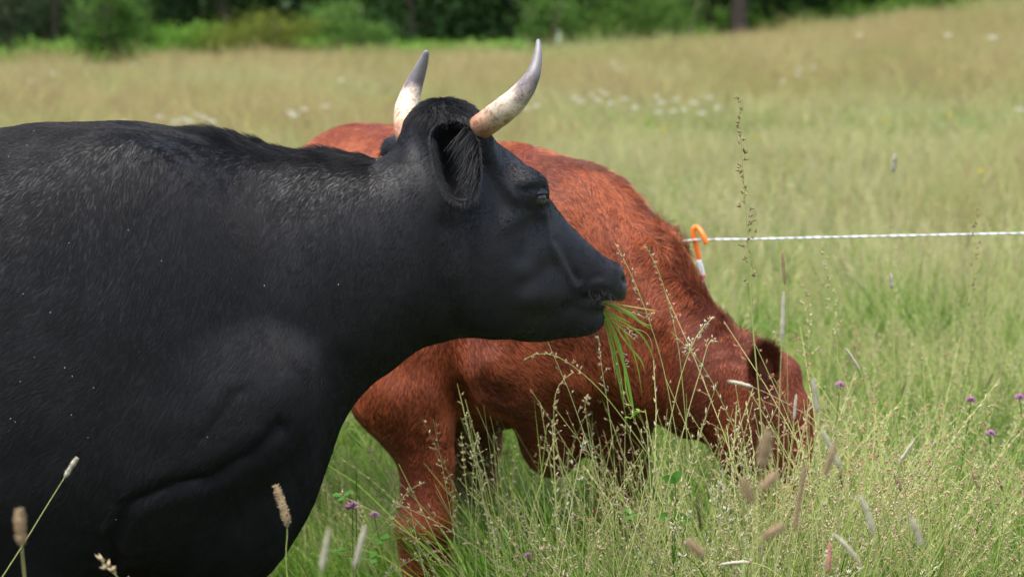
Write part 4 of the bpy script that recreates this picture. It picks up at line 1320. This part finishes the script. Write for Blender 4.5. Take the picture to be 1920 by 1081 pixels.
# ================================================================ single stalks, flowers, fence
def curve3(P, n):
    P = np.asarray(P, float)
    if len(P) < 3:
        return np.stack([np.linspace(P[0, k], P[-1, k], n) for k in range(3)], 1)
    s = np.concatenate([[0], np.cumsum(np.linalg.norm(np.diff(P, axis=0), axis=1))]); s /= s[-1]
    t = np.linspace(0, 1, n)
    Q = np.stack([pchip(s, P[:, k], t) for k in range(3)], 1)
    for _ in range(2): Q[1:-1] = Q[1:-1] * .5 + (Q[:-2] + Q[2:]) * .25
    return Q
_sid = [0]
def stalk(label, pts, Y, head, group=None, r=.0012, leaf=None, name='grass_stalk', cat='grass stalk', smat=2):
    """pts: photograph pixels from the tip down to where the stem vanishes; Y: distance; the stem goes on to the ground"""
    _sid[0] += 1
    rg = np.random.default_rng(4000 + _sid[0])
    W = [at(p[0], p[1], Y if np.isscalar(Y) else Y[0] + (Y[1] - Y[0]) * i / (len(pts) - 1)) for i, p in enumerate(pts)]
    d = W[-1] - W[-2]; d = d / np.linalg.norm(d)
    b = W[-1].copy(); gz = float(terrain(b[0], b[1])) - .01
    if b[2] > gz + .02:
        k = (b[2] - gz) / max(.35, -d[2])
        e = np.array((b[0] + np.clip(d[0], -.6, .6) * k * .6, b[1] + d[1] * k * .4, gz)); W += [(b + e) / 2 + np.array((np.clip(d[0], -.6, .6) * k * .1, 0, 0)), e]
    path = curve3(W[::-1], 40)
    root = path[0]
    o = empty(name, root); tag(o, label, cat, group)
    kind = head[0]
    mb = MB(); mb.stem(path, r * 1.15, r * .5, smat, 5); mb.obj('stem', o, root)
    hb = MB()
    if kind == 'panicle':
        _, frac, spread, nbr, per, sl, sw, mat = head
        hb.panicle(path, frac, spread, nbr, per, sl, sw, mat, rg, up=1.1)
    elif kind == 'spike':
        _, L, rad, mat = head                     # L: head length in metres, rad: radius in metres
        s = np.concatenate([[0], np.cumsum(np.linalg.norm(np.diff(path, axis=0), axis=1))]); t = np.linspace(s[-1] - L, s[-1], 16)
        c = np.stack([np.interp(t, s, path[:, k]) for k in range(3)], 1)
        rr = rad * np.array([.45, .75, .92] + [1 + .10 * rg.normal() for _ in range(9)] + [.9, .76, .55, .22])
        V, F = tube(c, rr, 10, caps=False)
        hb.v = [tuple(p + rg.normal(size=3) * rad * .10) for p in V]; hb.f = F; hb.m = [mat] * len(F)
        tg = np.gradient(c, axis=0); tg /= np.linalg.norm(tg, axis=1)[:, None]
        for _ in range(170):
            i = rg.integers(1, 15); u = rg.normal(size=3); u -= tg[i] * (u @ tg[i]); u /= np.linalg.norm(u)
            hb.spikelet(c[i] + u * rr[i] * .75, u * .8 + tg[i] * .9, rad * .95, rad * .16, mat)
    elif kind == 'rye':
        _, frac, sl, sw, mat = head
        n = 40
        for k in range(18):
            q = 1 - frac + frac * k / 18; i = min(int(q * 39), 38)
            t_ = path[i + 1] - path[i]; t_ /= np.linalg.norm(t_)
            sd = np.cross(t_, (0, 1, 0)); sd /= np.linalg.norm(sd) + 1e-9
            for _ in range(2):
                hb.spikelet(path[i], t_ + sd * (.45 if k % 2 else -.45) + rg.normal(size=3) * .12, sl * rg.uniform(.8, 1.1), sw, mat)
    if hb.v: hb.obj('seed_head', o, root)
    if leaf:
        lb = MB()
        for (q, az, h, w) in leaf:
            i = int(q * 39); lb2 = MB(); lb2.blade(path[i], az, h, w, .5, .9, 0, 8); lb2.obj('leaf', o, root)
    return o
PAN = lambda frac, spread, nbr=16, per=3, sl=.0085, sw=.0014, mat=3: ('panicle', frac, spread, nbr, per, sl, sw, mat)

# in front of the red cow and round it
stalk('tallest grass stalk with brownish seed head, standing right of the orange post', [(1386, 182), (1388, 240), (1392, 300), (1398, 380), (1404, 480), (1410, 600), (1414, 640)], 4.75, PAN(.27, .024, 40, 4, .0105, .0019, 6), r=.0019)
stalk('thin grass stalk in seed just in front of the black cow\'s nose', [(1153, 456), (1163, 475), (1173, 490), (1189, 525), (1206, 568), (1220, 609), (1230, 639), (1242, 680), (1258, 760)], 4.75, PAN(.16, .022, 13, 3, .0085, .0015, 3))
stalk('second thin stalk in seed right of the black cow\'s nose', [(1208, 458), (1217, 466), (1226, 486), (1236, 509), (1246, 541), (1258, 586), (1271, 639), (1277, 690), (1285, 780)], 4.8, PAN(.16, .012, 14, 2, .009, .0015, 5))
stalk('arching drooping grass head below the black cow\'s chin', [(981, 674), (992, 661), (1010, 655), (1030, 659), (1047, 666), (1086, 694), (1121, 725), (1156, 768), (1180, 800)], 4.85, PAN(.14, .010, 16, 3, .009, .0016, 3), r=.0013)
stalk('nodding green grass head left of the hanging mouthful', [(1076, 697), (1062, 702), (1048, 716), (1039, 740), (1038, 789), (1050, 866), (1060, 919)], 4.95, PAN(.20, .012, 14, 3, .0085, .0015, 3), r=.0014)
stalk('grass stalk with hanging green tip left of the clover leaves', [(1100, 745), (1104, 733), (1094, 738), (1099, 780), (1107, 827), (1121, 908), (1132, 971)], 5.0, PAN(.09, .009, 12, 3, .009, .0017, 3), r=.0012)
stalk('upright grass stalk below the black cow\'s lips', [(1122, 630), (1125, 660), (1128, 690), (1139, 753), (1149, 831), (1158, 957)], 4.9, PAN(.14, .022, 9, 3, .009, .0015, 5), r=.0012)
stalk('stout pale stalk with clustered head leaning over the red cow\'s neck', [(1338, 594), (1326, 600), (1313, 613), (1296, 650), (1279, 695), (1260, 774), (1235, 893)], 4.6, PAN(.10, .020, 14, 5, .008, .0016, 5), r=.0017)
stalk('pale leaning stalk beside the stout one on the red cow\'s neck', [(1342, 640), (1340, 624), (1335, 622), (1319, 680), (1300, 736), (1272, 843), (1255, 900)], 4.65, PAN(.06, .010, 8, 3, .008, .0015, 3), r=.0015)
stalk('zigzag rye grass spike across the red cow\'s cheek', [(1258, 621), (1283, 646), (1307, 670), (1332, 708), (1357, 761), (1389, 833), (1402, 880)], 4.8, ('rye', .30, .013, .0014, 5), r=.0011)
stalk('pale cylindrical grass head lying level below the red cow\'s ear', [(1364, 714), (1388, 717), (1413, 724), (1439, 736), (1474, 755), (1514, 777), (1599, 840)], 4.85, ('spike', .052, .0042, 5), r=.0010, smat=3)
stalk('upright whitish seed spike above the red cow\'s ear', [(1469, 546), (1469, 580), (1466, 638), (1463, 700), (1460, 800)], 3.7, ('spike', .078, .0032, 5), r=.0011)
stalk('whitish seed spike at the red cow\'s forehead', [(1525, 708), (1529, 740), (1533, 777), (1537, 850), (1540, 930)], 3.7, ('spike', .056, .0034, 5), r=.0010)
stalk('thin whitish spike just left of the red cow\'s forehead', [(1493, 738), (1490, 774), (1484, 830), (1476, 890)], 4.2, ('spike', .046, .0026, 5), r=.0011)
stalk('slanting whitish spike right below the red cow\'s head', [(1540, 805), (1560, 838), (1579, 880), (1592, 930), (1600, 980)], 3.0, ('spike', .056, .0028, 5), r=.0011)
stalk('brown blurred spike slanting right below the red cow\'s head', [(1568, 826), (1556, 856), (1543, 895), (1532, 950), (1526, 1010)], 2.8, ('spike', .044, .0034, 6), r=.0012)
stalk('thick blurred greenish brown seed head in front of the red cow\'s muzzle', [(1441, 806), (1436, 836), (1427, 870), (1420, 930), (1416, 1000)], 2.45, ('spike', .040, .0058, 6), r=.0014)
stalk('greyish blurred spike slanting left below the red cow\'s head', [(1512, 866), (1502, 910), (1488, 1008), (1480, 1070)], 2.9, ('spike', .088, .0030, 6), r=.0012)
for _lab, _pts, _Y in (
        ('blurred brown seed head lying level under the red cow\'s muzzle', [(1470, 984), (1450, 990), (1428, 994), (1400, 1010), (1390, 1060)], 2.45),
        ('blurred brown seed head near the middle of the bottom edge', [(1286, 1012), (1310, 1024), (1335, 1040), (1350, 1062), (1356, 1090)], 2.45),
        ('small blurred brown seed head below the red cow\'s cheek', [(1394, 898), (1404, 912), (1414, 928), (1420, 960), (1424, 1010)], 2.4),
        ('small blurred brown seed head left of the thick blurred one', [(1458, 884), (1442, 888), (1424, 892), (1410, 910), (1405, 960)], 2.4)):
    stalk(_lab, _pts, _Y, ('spike', .026, .0040, 6), r=.0009)
stalk('pale green spike lying level at the bottom right of centre', [(1349, 1058), (1370, 1053), (1410, 1051), (1440, 1060), (1470, 1085)], 4.0, ('spike', .054, .0028, 5), r=.0011)
# lower right of the meadow
for _lab, _pts, _Y, _L, _r, _m in (
        ('bent pale seed spike in the lower right meadow', [(1612, 926), (1630, 960), (1642, 1008), (1646, 1070)], 2.9, .053, .0029, 5),
        ('blurred pale spike near the bottom right corner', [(1708, 968), (1720, 995), (1733, 1026), (1742, 1080)], 2.8, .038, .0030, 5),
        ('pale spike slanting across the bottom right of the red cow', [(1563, 1000), (1590, 1022), (1613, 1048), (1630, 1085)], 3.1, .047, .0027, 5),
        ('pale spike leaning right in the right middle meadow', [(1716, 823), (1700, 845), (1684, 868), (1668, 905), (1655, 950)], 4.2, .052, .0028, 5),
        ('small pale spike leaning left in the right upper meadow', [(1585, 652), (1600, 672), (1615, 697), (1628, 740), (1634, 800)], 5.0, .058, .0030, 5),
        ('short brown spike in the lower right meadow', [(1677, 888), (1684, 904), (1692, 922), (1698, 960)], 4.5, .034, .0040, 6),
        ('short brown spike further right in the lower meadow', [(1824, 883), (1832, 902), (1839, 922), (1845, 960)], 4.5, .038, .0040, 6),
        ('dull reddish spike at the bottom edge right of centre', [(1557, 1016), (1556, 1040), (1552, 1075), (1550, 1100)], 3.6, .046, .0034, 4),
        ('upright white spike in the right background', [(1678, 287), (1677, 305), (1674, 330), (1673, 400), (1673, 500)], 7.0, .055, .0065, 5),
        ('white upright spike below the rope on the right', [(1670, 512), (1672, 535), (1674, 570), (1676, 640)], 5.6, .036, .0040, 5),
        ('dark brown slender spike below the rope', [(1467, 472), (1469, 500), (1472, 535), (1475, 600), (1476, 660)], 5.2, .072, .0036, 6)):
    stalk(_lab, _pts, _Y, ('spike', _L, _r, _m), r=.0011)
stalk('brownish grass in seed crossing the rope at the right', [(1835, 388), (1828, 420), (1830, 455), (1822, 520), (1812, 600), (1806, 660)], 5.6, PAN(.22, .026, 16, 4, .010, .0017, 6))
stalk('bushy seed head of cocksfoot below the rope', [(1546, 468), (1545, 500), (1556, 540), (1566, 600), (1570, 660)], 5.3, PAN(.20, .034, 15, 6, .008, .0018, 3))
stalk('bushy seed head of cocksfoot above the red cow\'s head', [(1508, 534), (1510, 560), (1514, 600), (1516, 680), (1514, 760)], 5.2, PAN(.18, .030, 15, 6, .008, .0018, 3))
stalk('slender stalk crossing the rope right of the post', [(1662, 392), (1668, 420), (1672, 460), (1675, 520), (1676, 600)], 6.3, PAN(.22, .016, 12, 2, .012, .0016, 3))
# left of the red cow's front leg and at its foot
stalk('leaning panicle across the red cow\'s front leg', [(797, 903), (780, 908), (762, 922), (735, 962), (691, 1018), (673, 1060)], 4.85, PAN(.17, .016, 14, 3, .0095, .0016, 3), r=.0012)
stalk('low spreading panicle at the foot of the red cow\'s front leg', [(826, 1033), (800, 1036), (780, 1043), (750, 1062), (722, 1080)], 4.75, PAN(.20, .018, 14, 3, .0105, .0018, 3), r=.0012)
stalk('slim upright spike right of the red cow\'s front leg', [(865, 810), (868, 850), (872, 894), (880, 960)], 5.2, ('rye', .14, .009, .0012, 3), r=.0011)
stalk('thin stalk with small head right of the red cow\'s front leg', [(894, 811), (891, 840), (887, 880), (884, 960)], 5.15, PAN(.10, .012, 8, 3, .009, .0016, 3), r=.0010, leaf=[(.72, -.3, .10, .0055)])
stalk('upright pale spike in the gap left of the red cow\'s leg', [(685, 986), (676, 1020), (664, 1060), (655, 1100)], 2.8, ('spike', .052, .0030, 5), r=.0011)
stalk('upright greenish spike between the black chest and the red leg', [(617, 990), (610, 1030), (600, 1078), (596, 1100)], 2.75, ('spike', .052, .0030, 5), r=.0011)
# in front of the black cow
stalk('pale tipped stalk slanting in front of the black cow\'s foreleg', [(145, 857), (133, 875), (120, 896), (80, 960), (40, 1026), (12, 1068)], 3.9, ('spike', .040, .0038, 5), r=.0013)
stalk('blurred brown seed spike at the far lower left', [(36, 953), (37, 985), (40, 1020), (44, 1060)], 2.9, ('spike', .046, .0060, 6), r=.0014)
stalk('brown seed spike in front of the black cow\'s chest', [(516, 908), (528, 945), (546, 988), (533, 1000), (538, 1040), (545, 1090)][:3] + [(536, 1010), (534, 1040), (540, 1090)], 3.7, ('spike', .070, .0062, 6), r=.0014)
stalk('blurred green panicle tip at the bottom edge under the black cow', [(190, 1050), (205, 1062), (222, 1078), (236, 1100)], 3.4, PAN(.14, .020, 12, 4, .014, .0028, 3))
# lesser stalks, alike, standing loose in the near meadow
_rs = np.random.default_rng(99); _loose = []
for _k in range(44):
    _Y = _rs.uniform(5.0, 7.6); _px = _rs.uniform(1180, 1915) if _k < 34 else _rs.uniform(600, 1120)
    _zt = _rs.uniform(.60, .80) if _px > 1180 else _rs.uniform(.42, .52); _h = _rs.uniform(.14, .3)
    _x = (_px - 960) / FPX * _Y; _ln = _rs.normal() * .14
    _pts = [(_x + _ln + _rs.normal() * .03, _zt), (_x + _ln * .75, _zt - .06), (_x + _ln * .35, _zt - .2)]
    _pp = []
    for _a, _z in _pts:
        u_, v_ = project(np.array((_a, _Y, _z))); _pp.append((float(u_), float(v_)))
    _loose.append((_px, _k % 4, stalk('x', _pp, _Y, [PAN(.26, .024, 15, 3, .008, .0014, 3), PAN(.28, .018, 15, 3, .009, .0015, 4), ('rye', .26, .012, .0014, 3), PAN(.3, .03, 15, 3, .008, .0014, 6)][_k % 4], group='slender flowering stalks in the near meadow', r=.0011)))

ORD = ['first', 'second', 'third', 'fourth', 'fifth', 'sixth', 'seventh', 'eighth', 'ninth', 'tenth', 'eleventh', 'twelfth', 'thirteenth', 'fourteenth', 'fifteenth', 'sixteenth', 'seventeenth', 'eighteenth', 'nineteenth', 'twentieth', 'twenty-first', 'twenty-second', 'twenty-third', 'twenty-fourth', 'twenty-fifth']
for _t4, _w in enumerate(('straw coloured open grass panicle', 'pinkish grass panicle', 'flat zigzag rye grass stalk', 'brownish open grass panicle')):
    for _n4, (_, _, _o) in enumerate(sorted([q for q in _loose if q[1] == _t4], key=lambda q: -q[0])):
        _o['label'] = '%s standing loose in the near meadow, %s from the right edge' % (_w, ORD[_n4])

# ---- mouthful of grass held by the black cow
L_FRESH = plant_mat('fresh_grass', (.17, .33, .04), (.24, .38, .06), .35)
L_STRAW = plant_mat('fresh_stem', (.42, .42, .12), (.48, .45, .16), .2)
mo = empty('grass_mouthful', at(1102, 562, 4.60)); tag(mo, 'mouthful of fresh green grass hanging from the black cow\'s lips', 'grass')
MOL = np.array(mo.location)
def ribbon(pts, w, mat, Y0, Y1, seed, name='blade'):
    rg = np.random.default_rng(seed)
    W = curve3([at(p[0], p[1], Y0 + (Y1 - Y0) * i / (len(pts) - 1)) for i, p in enumerate(pts)], 18)
    t = np.gradient(W, axis=0); t /= np.linalg.norm(t, axis=1)[:, None]
    sd = np.cross(t, np.array((.15, 1, .1)) + rg.normal(size=3) * .35); sd /= np.linalg.norm(sd, axis=1)[:, None]
    up = np.cross(sd, t)
    k = np.linspace(0, 1, 18); ww = (w / 2 * np.minimum(1, .5 + k * 3) * np.clip((1 - k) * 5, .12, 1))[:, None]
    V = np.concatenate([W - sd * ww + up * ww * .35, W, W + sd * ww + up * ww * .35]) - MOL
    F = [(i, i + 1, 18 + i + 1, 18 + i) for i in range(17)] + [(18 + i, 18 + i + 1, 36 + i + 1, 36 + i) for i in range(17)]
    return mesh_obj(name, V, F, mat, mo)
_mouth = [
    ([(1100, 558), (1140, 566), (1180, 574), (1236, 583)], .0035, 1), ([(1102, 560), (1150, 572), (1190, 588), (1221, 600)], .0035, 1), ([(1103, 561), (1150, 575), (1185, 592), (1205, 606), (1224, 611)], .0085, 0),
    ([(1102, 562), (1130, 578), (1160, 594), (1184, 606)], .0060, 0), ([(1103, 563), (1135, 590), (1165, 615), (1197, 643)], .0030, 1), ([(1102, 562), (1128, 582), (1136, 610), (1146, 650), (1158, 700), (1168, 752)], .0080, 0),
    ([(1104, 563), (1132, 585), (1146, 612), (1158, 648), (1172, 690), (1182, 740), (1192, 790)], .0090, 0), ([(1104, 563), (1135, 588), (1160, 620), (1180, 650), (1203, 675), (1210, 700)], .0055, 0),
    ([(1103, 562), (1140, 585), (1172, 606), (1200, 624), (1217, 650), (1228, 680)], .0050, 0), ([(1105, 565), (1128, 590), (1140, 630), (1150, 680), (1156, 720)], .0032, 1), ([(1131, 601), (1145, 596), (1155, 600), (1170, 620), (1186, 645)], .0040, 0),
    ([(1106, 566), (1134, 596), (1148, 640), (1166, 720), (1172, 780)], .0045, 0), ([(1104, 563), (1126, 572), (1142, 584), (1156, 600)], .0045, 1), ([(1108, 565), (1150, 594), (1176, 632), (1196, 690), (1204, 740)], .0040, 0)]
for _i, (_p, _w, _m) in enumerate(_mouth):
    ribbon(_p, _w * .62, (L_FRESH, L_STRAW)[_m], 4.60, 4.66 + .01 * (_i % 4), 600 + _i)
    rgm = np.random.default_rng(640 + _i)
    if _i % 2 == 0: ribbon([(x + rgm.normal() * 3 + rgm.normal() * 9 * k / len(_p), y + rgm.normal() * 2 + rgm.normal() * 9 * k / len(_p)) for k, (x, y) in enumerate(_p)], _w * .35, (L_STRAW, L_FRESH)[_i % 3 == 0], 4.595, 4.64 + .012 * (_i % 5), 680 + _i)
mb = MB([L_FRESH])
for _p in ((1189, 776), (1199, 771), (1182, 782)):
    mb.trefoil(at(_p[0], _p[1], 4.67) , .012, 0, np.random.default_rng(_p[0]))
mb.obj('clover_leaf', mo, MOL)
for _p, _e in (((1178, 584), (1216, 592)), ((1172, 612), (1192, 632)), ((1160, 650), (1176, 690))):
    mb = MB(); mb.panicle(curve3([at(*_p, 4.66), at(*_e, 4.66)], 8), .95, .010, 10, 2, .008, .0014, 5, np.random.default_rng(_p[0])); mb.obj('seed_head', mo, MOL)

# ---- clover plants
M_PETAL = plant_mat('clover_petal', (.36, .15, .30), (.42, .21, .36), .3)
def clover(label, px, py, Y, group=None, leaves=3, size=.012, flower=True):
    top = at(px, py, Y); rg = np.random.default_rng(int(px * 7 + py)); gz = float(terrain(top[0], top[1]))
    root = np.array((top[0] + rg.normal() * .04, top[1] + .03, gz))
    o = empty('clover_plant', root); tag(o, label, 'clover', group)
    pa = curve3([root, (root + top) / 2 + np.array((rg.normal() * .02, 0, .02)), top], 10)
    mb = MB(); mb.stem(pa, .0013, .0010, 1, 5); mb.obj('stem', o, root)
    if flower:
        fb = MB([M_PETAL])
        for _ in range(60):
            d = rg.normal(size=3); d[2] = abs(d[2]) * 1.1 - .25; d /= np.linalg.norm(d)
            fb.spikelet(top + d * size * .25, d + np.array((0, 0, .35)), size * .85, size * .13, 0)
        fb.obj('flower_head', o, root)
    for k in range(leaves):
        q = pa[int(rg.uniform(4, 8.9))]; e = q + np.array((rg.normal() * .035, -abs(rg.normal()) * .02, rg.uniform(.0, .03)))
        lb = MB(); lb.stem([q, e], .0008, .0007, 1); lb.trefoil(e, rg.uniform(.016, .024), 7, rg); lb.obj('leaf', o, root)
    return o
clover('pink clover flower with leaves between the black chest and the red leg', 661, 952, 5.0, leaves=6, size=.017)
clover('smaller pink clover flower just left of the red cow\'s front leg', 702, 968, 5.05, leaves=2, size=.013)
clover('pink clover flower in the right middle meadow', 1821, 752, 5.2, leaves=2)
clover('pink clover flower at the right edge of the picture', 1912, 747, 5.2, leaves=2)
clover('darker pink clover flower low in the right meadow', 1857, 815, 5.0, leaves=2)
clover('pink clover flower at the bottom between the red cow\'s legs', 990, 1045, 4.9, leaves=2)
clover('pink clover flower at the bottom right of the red cow', 1610, 1063, 4.7, leaves=2, size=.013)
clover('faded pink clover flower just right of the red cow\'s head', 1575, 724, 5.5, leaves=1, size=.013)
clover('tiny pink clover flower below the red cow\'s muzzle', 1424, 1030, 4.8, leaves=1, size=.010)
clover('clover sprig without flower on the red cow\'s left front leg', 1150, 842, 4.85, leaves=5, flower=False)
clover('leafy clover sprig without flower left of the red cow\'s front leg', 668, 880, 5.05, leaves=6, flower=False)
def broad_leaf(label, px, py, Y, ln, w, az, tilt):
    tip = at(px, py, Y); root = np.array((tip[0], tip[1], float(terrain(tip[0], tip[1]))))
    o = empty('dock_plant', root); tag(o, label, 'plant')
    mb = MB(); mb.stem(curve3([root, (root + tip) / 2, tip], 6), .0016, .0012, 1, 5); mb.obj('stem', o, root)
    for k in range(2):
        V, F = [], []
        d = np.array((math.cos(az + k * 1.9), math.sin(az + k * 1.9) * .3 - .2, tilt)); d /= np.linalg.norm(d); s = np.cross(d, (0, -1, .4)); s /= np.linalg.norm(s); n_ = np.cross(s, d)
        for i in range(9):
            t = i / 8; ww = w * math.sin(math.pi * min(1, t * .93 + .04)) ** .8
            c_ = tip + d * ln * t - np.array((0, 0, ln * .35 * t * t))
            V += [c_ - s * ww + n_ * ww * .3 - root, c_ - root, c_ + s * ww + n_ * ww * .3 - root]
        for i in range(8):
            a = 3 * i; F += [(a, a + 1, a + 4, a + 3), (a + 1, a + 2, a + 5, a + 4)]
        mesh_obj('leaf', V, F, M_CLOVER, o)
broad_leaf('broad green leaf plant below the stout pale stalk', 1266, 905, 4.7, .038, .009, 1.4, 1.0)
broad_leaf('broad dark green leaf plant low between the red cow\'s leg and muzzle', 1262, 972, 4.7, .038, .009, .3, .3)

# ---- flowers further off
M_WHITE = plant_mat('white_petal', (.72, .72, .66), (.78, .78, .72), .25)
M_YELLOW = plant_mat('yellow_petal', (.62, .46, .03), (.70, .54, .04), .25)
def umbel_mesh(mat, seed, yellow):
    rg = np.random.default_rng(seed); mb = MB([mat])
    for _ in range(26 if not yellow else 14):
        r, a = math.sqrt(rg.random()) * (.034 if not yellow else .022), rg.uniform(0, 6.28)
        mb.spikelet(np.array((r * math.cos(a), r * math.sin(a), rg.normal() * .004 - r * .2)), rg.normal(size=3) * .5 + np.array((0, 0, 1)), .010, .005, 0)
    return mb.mesh('flower_head')
_um = [umbel_mesh(M_WHITE, 1, False), umbel_mesh(M_WHITE, 2, False), umbel_mesh(M_YELLOW, 3, True)]
_sm = MB(); _sm.stem([(0, 0, -.66), (.01, 0, -.3), (0, 0, 0)], .0018, .0014, 2, 4); _stem_me = _sm.mesh('stem')
def far_flower(px, py, kind, label, group, z=.62):
    Y = 20.0
    for _ in range(8):
        zz = z + float(terrain((px - 960) / FPX * Y, Y)); Y = min(max((CAM_H - zz) * FPX / (py + 22.0), 6), 43)
    p = at(px, py, Y)
    o = empty('white_flower' if kind < 2 else 'yellow_flower', p - np.array((0, 0, .66))); tag(o, label, 'flower', group)
    for me, nm in ((_um[kind], 'flower_head'), (_stem_me, 'stem')):
        c = link(bpy.data.objects.new(nm, me), o); c.location = (0, 0, .66)
    o.rotation_euler.z = px * .7
for _i, (_a, _b) in enumerate(sorted([(330, 228), (346, 223), (372, 215), (398, 228), (358, 228), (385, 221), (545, 210), (568, 204), (610, 199), (552, 216), (300, 219), (232, 228)])):
    far_flower(_a, _b, _i % 2, '%s white flower from the left in the patch above the black cow\'s back' % ORD[_i], 'white flowers above the black back')
for _i, (_a, _b) in enumerate(sorted([(1078, 183), (1090, 191), (1109, 178), (1121, 187), (1137, 176), (1146, 193), (1172, 186), (1231, 181), (1240, 192), (1266, 186), (1283, 205), (1303, 193), (1329, 182), (1346, 201), (1126, 170), (1264, 208), (1318, 212), (1236, 210), (1006, 198), (987, 203), (1192, 201)])):
    far_flower(_a, _b, _i % 2, '%s white flower from the left in the patch right of the near horn' % ORD[_i], 'white flowers right of the horn')
for _i, (_a, _b) in enumerate(sorted([(1150, 118), (1161, 131), (1467, 152), (1500, 130), (1524, 126), (1612, 66), (1778, 66), (1860, 70), (1912, 205), (1496, 140), (60, 152), (100, 138), (250, 122), (640, 150)])):
    far_flower(_a, _b, _i % 2, 'lone white flower far out in the field, %s from the left' % ORD[_i], 'lone white flowers far out')
for _a, _b, _l in ((728, 187, 'yellow flower just left of the far horn'), (880, 186, 'yellow flower between the horns above the poll'), (1246, 243, 'yellow flower above the red cow\'s withers'), (1418, 258, 'yellow flower right of the tallest stalk'),
                   (1780, 218, 'yellow flower in the upper right field'), (1840, 321, 'yellow flower right, above the rope'), (1658, 225, 'yellow flower in the field above the white spike')):
    far_flower(_a, _b, 2, _l, 'yellow flowers in the field')

# ---- electric fence: pigtail post, rope and a far post
ORANGE = simple_mat('orange_plastic', (.95, .17, .012), .35, .5, (.90, .15, .010), 30)
STEEL = simple_mat('galvanised_steel', (.62, .63, .65), .45, .5, (.45, .46, .48), 120)
LABELW = simple_mat('white_band', (.74, .75, .76), .5, .4, (.60, .63, .68), 220)
RED_BAND = simple_mat('red_band', (.62, .12, .06), .5, .3)
PY = 6.0
pz = lambda px, py: at(px, py, PY)
foot = at(1352, 900, PY); foot[2] = 0.0; foot[0] = at(1340, 600, PY)[0] + .045
post = empty('pigtail_fence_post', foot); tag(post, 'orange hooked plastic fence post leaning behind the red cow\'s neck', 'fence post')
PL = np.array(post.location)
def tpart(name, path, rad, mat, nseg=12):
    V, F = tube(curve3(path, max(8, len(path) * 6)), np.full(max(8, len(path) * 6), rad), nseg); return mesh_obj(name, V, F, mat, post, loc=PL)
tpart('shaft', [foot - np.array((0, 0, .02)), pz(1324, 548), pz(1317, 520)], .0045, STEEL)
tpart('label_band', [pz(1318, 517), pz(1310, 487)], .0068, LABELW)
tpart('red_band', [pz(1318.6, 520), pz(1317.6, 516)], .0078, RED_BAND)
tpart('orange_sleeve', [pz(1311, 486), pz(1304, 455), pz(1300, 438), pz(1300.5, 429), pz(1304, 425), pz(1309, 427) + (0, -.015, 0), pz(1316, 438) + (0, -.03, 0), pz(1321, 450) + (0, -.035, 0), pz(1322, 454) + (0, -.035, 0)], .0062, ORANGE)
def rope_mat():
    m, nt, out = new_mat('white_rope'); b = N(nt, 'ShaderNodeBsdfPrincipled', Roughness=.6)
    tc = N(nt, 'ShaderNodeTexCoord'); w = N(nt, 'ShaderNodeTexWave', Scale=26.0, Distortion=.6); w.bands_direction = 'DIAGONAL'
    nt.links.new(tc.outputs['Object'], w.inputs['Vector'])
    r = ramp(nt, [(.25, (.36, .39, .43)), (.6, (.70, .72, .74))], w.outputs['Fac']); nt.links.new(r.outputs['Color'], b.inputs['Base Color'])
    nt.links.new(b.outputs[0], out.inputs['Surface']); return m
_rp = curve3([at(-200, 640, 7.6), at(1000, 505, 6.25), at(1250, 459, 6.02), at(1302, 448, PY - .012), at(1324, 449, PY - .012), at(1600, 443.5, PY), at(1925, 437, 5.98), at(2600, 428, 5.95)], 160)
V, F = tube(_rp, np.full(160, .0021), 8)
_c = np.repeat(_rp, 8, 0); _V = np.array(V); _ph = np.tile(np.arange(8), 160) * .785
_V = _c + (_V - _c) * (1 + .22 * np.sin(_ph * 3 + np.repeat(np.arange(160), 8) * 1.7))[:, None]
tag(mesh_obj('fence_rope', _V, F, rope_mat()), 'white twisted electric fence rope running right from the orange post', 'rope')
_b = at(1048, 128, 43.5); _b[2] = float(terrain(_b[0], _b[1]))
fp = empty('fence_post', _b); tag(fp, 'pale distant fence post right of the near horn tip', 'fence post')
V, F = tube([(0, 0, 0), (0, 0, .5), (0, 0, .74)], [.035, .033, .031], 8); mesh_obj('shaft', V, F, simple_mat('pale_plastic', (.17, .21, .13), .6, .3), fp)
V, F = tube([(0, 0, .745), (0, 0, .78)], [.036, .028], 8); mesh_obj('cap', V, F, simple_mat('pale_cap', (.20, .24, .16), .6, .3), fp)

# ---- pale flecks caught on the black coat
M_FLECK = simple_mat('pale_fleck', (.34, .33, .27), .7, .2)
_u, _v = project(BV); _nb = normals(BV, BF)
_front = np.where(_nb[:, 1] < -.05)[0]
for _i, (_a, _b) in enumerate(sorted([(66, 250), (53, 275), (18, 297), (240, 431), (128, 456), (302, 490), (44, 550), (94, 584), (67, 667), (124, 689), (606, 404), (438, 347), (493, 536), (635, 533), (135, 705), (175, 724), (36, 715), (20, 782), (31, 787), (134, 778), (163, 822), (388, 818), (217, 970), (708, 304)])):
    _k = _front[np.argmin((_u[_front] - _a) ** 2 + (_v[_front] - _b) ** 2)]
    rg = np.random.default_rng(_i); mb = MB([M_FLECK]); p = BV[_k] + _nb[_k] * .0042
    mb.spikelet(np.zeros(3), rg.normal(size=3) * np.array((1, .3, 1)), rg.uniform(.0025, .004), .0009, 0)
    o = mb.obj('seed_fleck'); o.location = Vector(p)
    tag(o, 'tiny pale seed fleck caught on the black cow\'s coat, %s from the left' % ORD[_i], 'seed', 'pale flecks on the black coat')
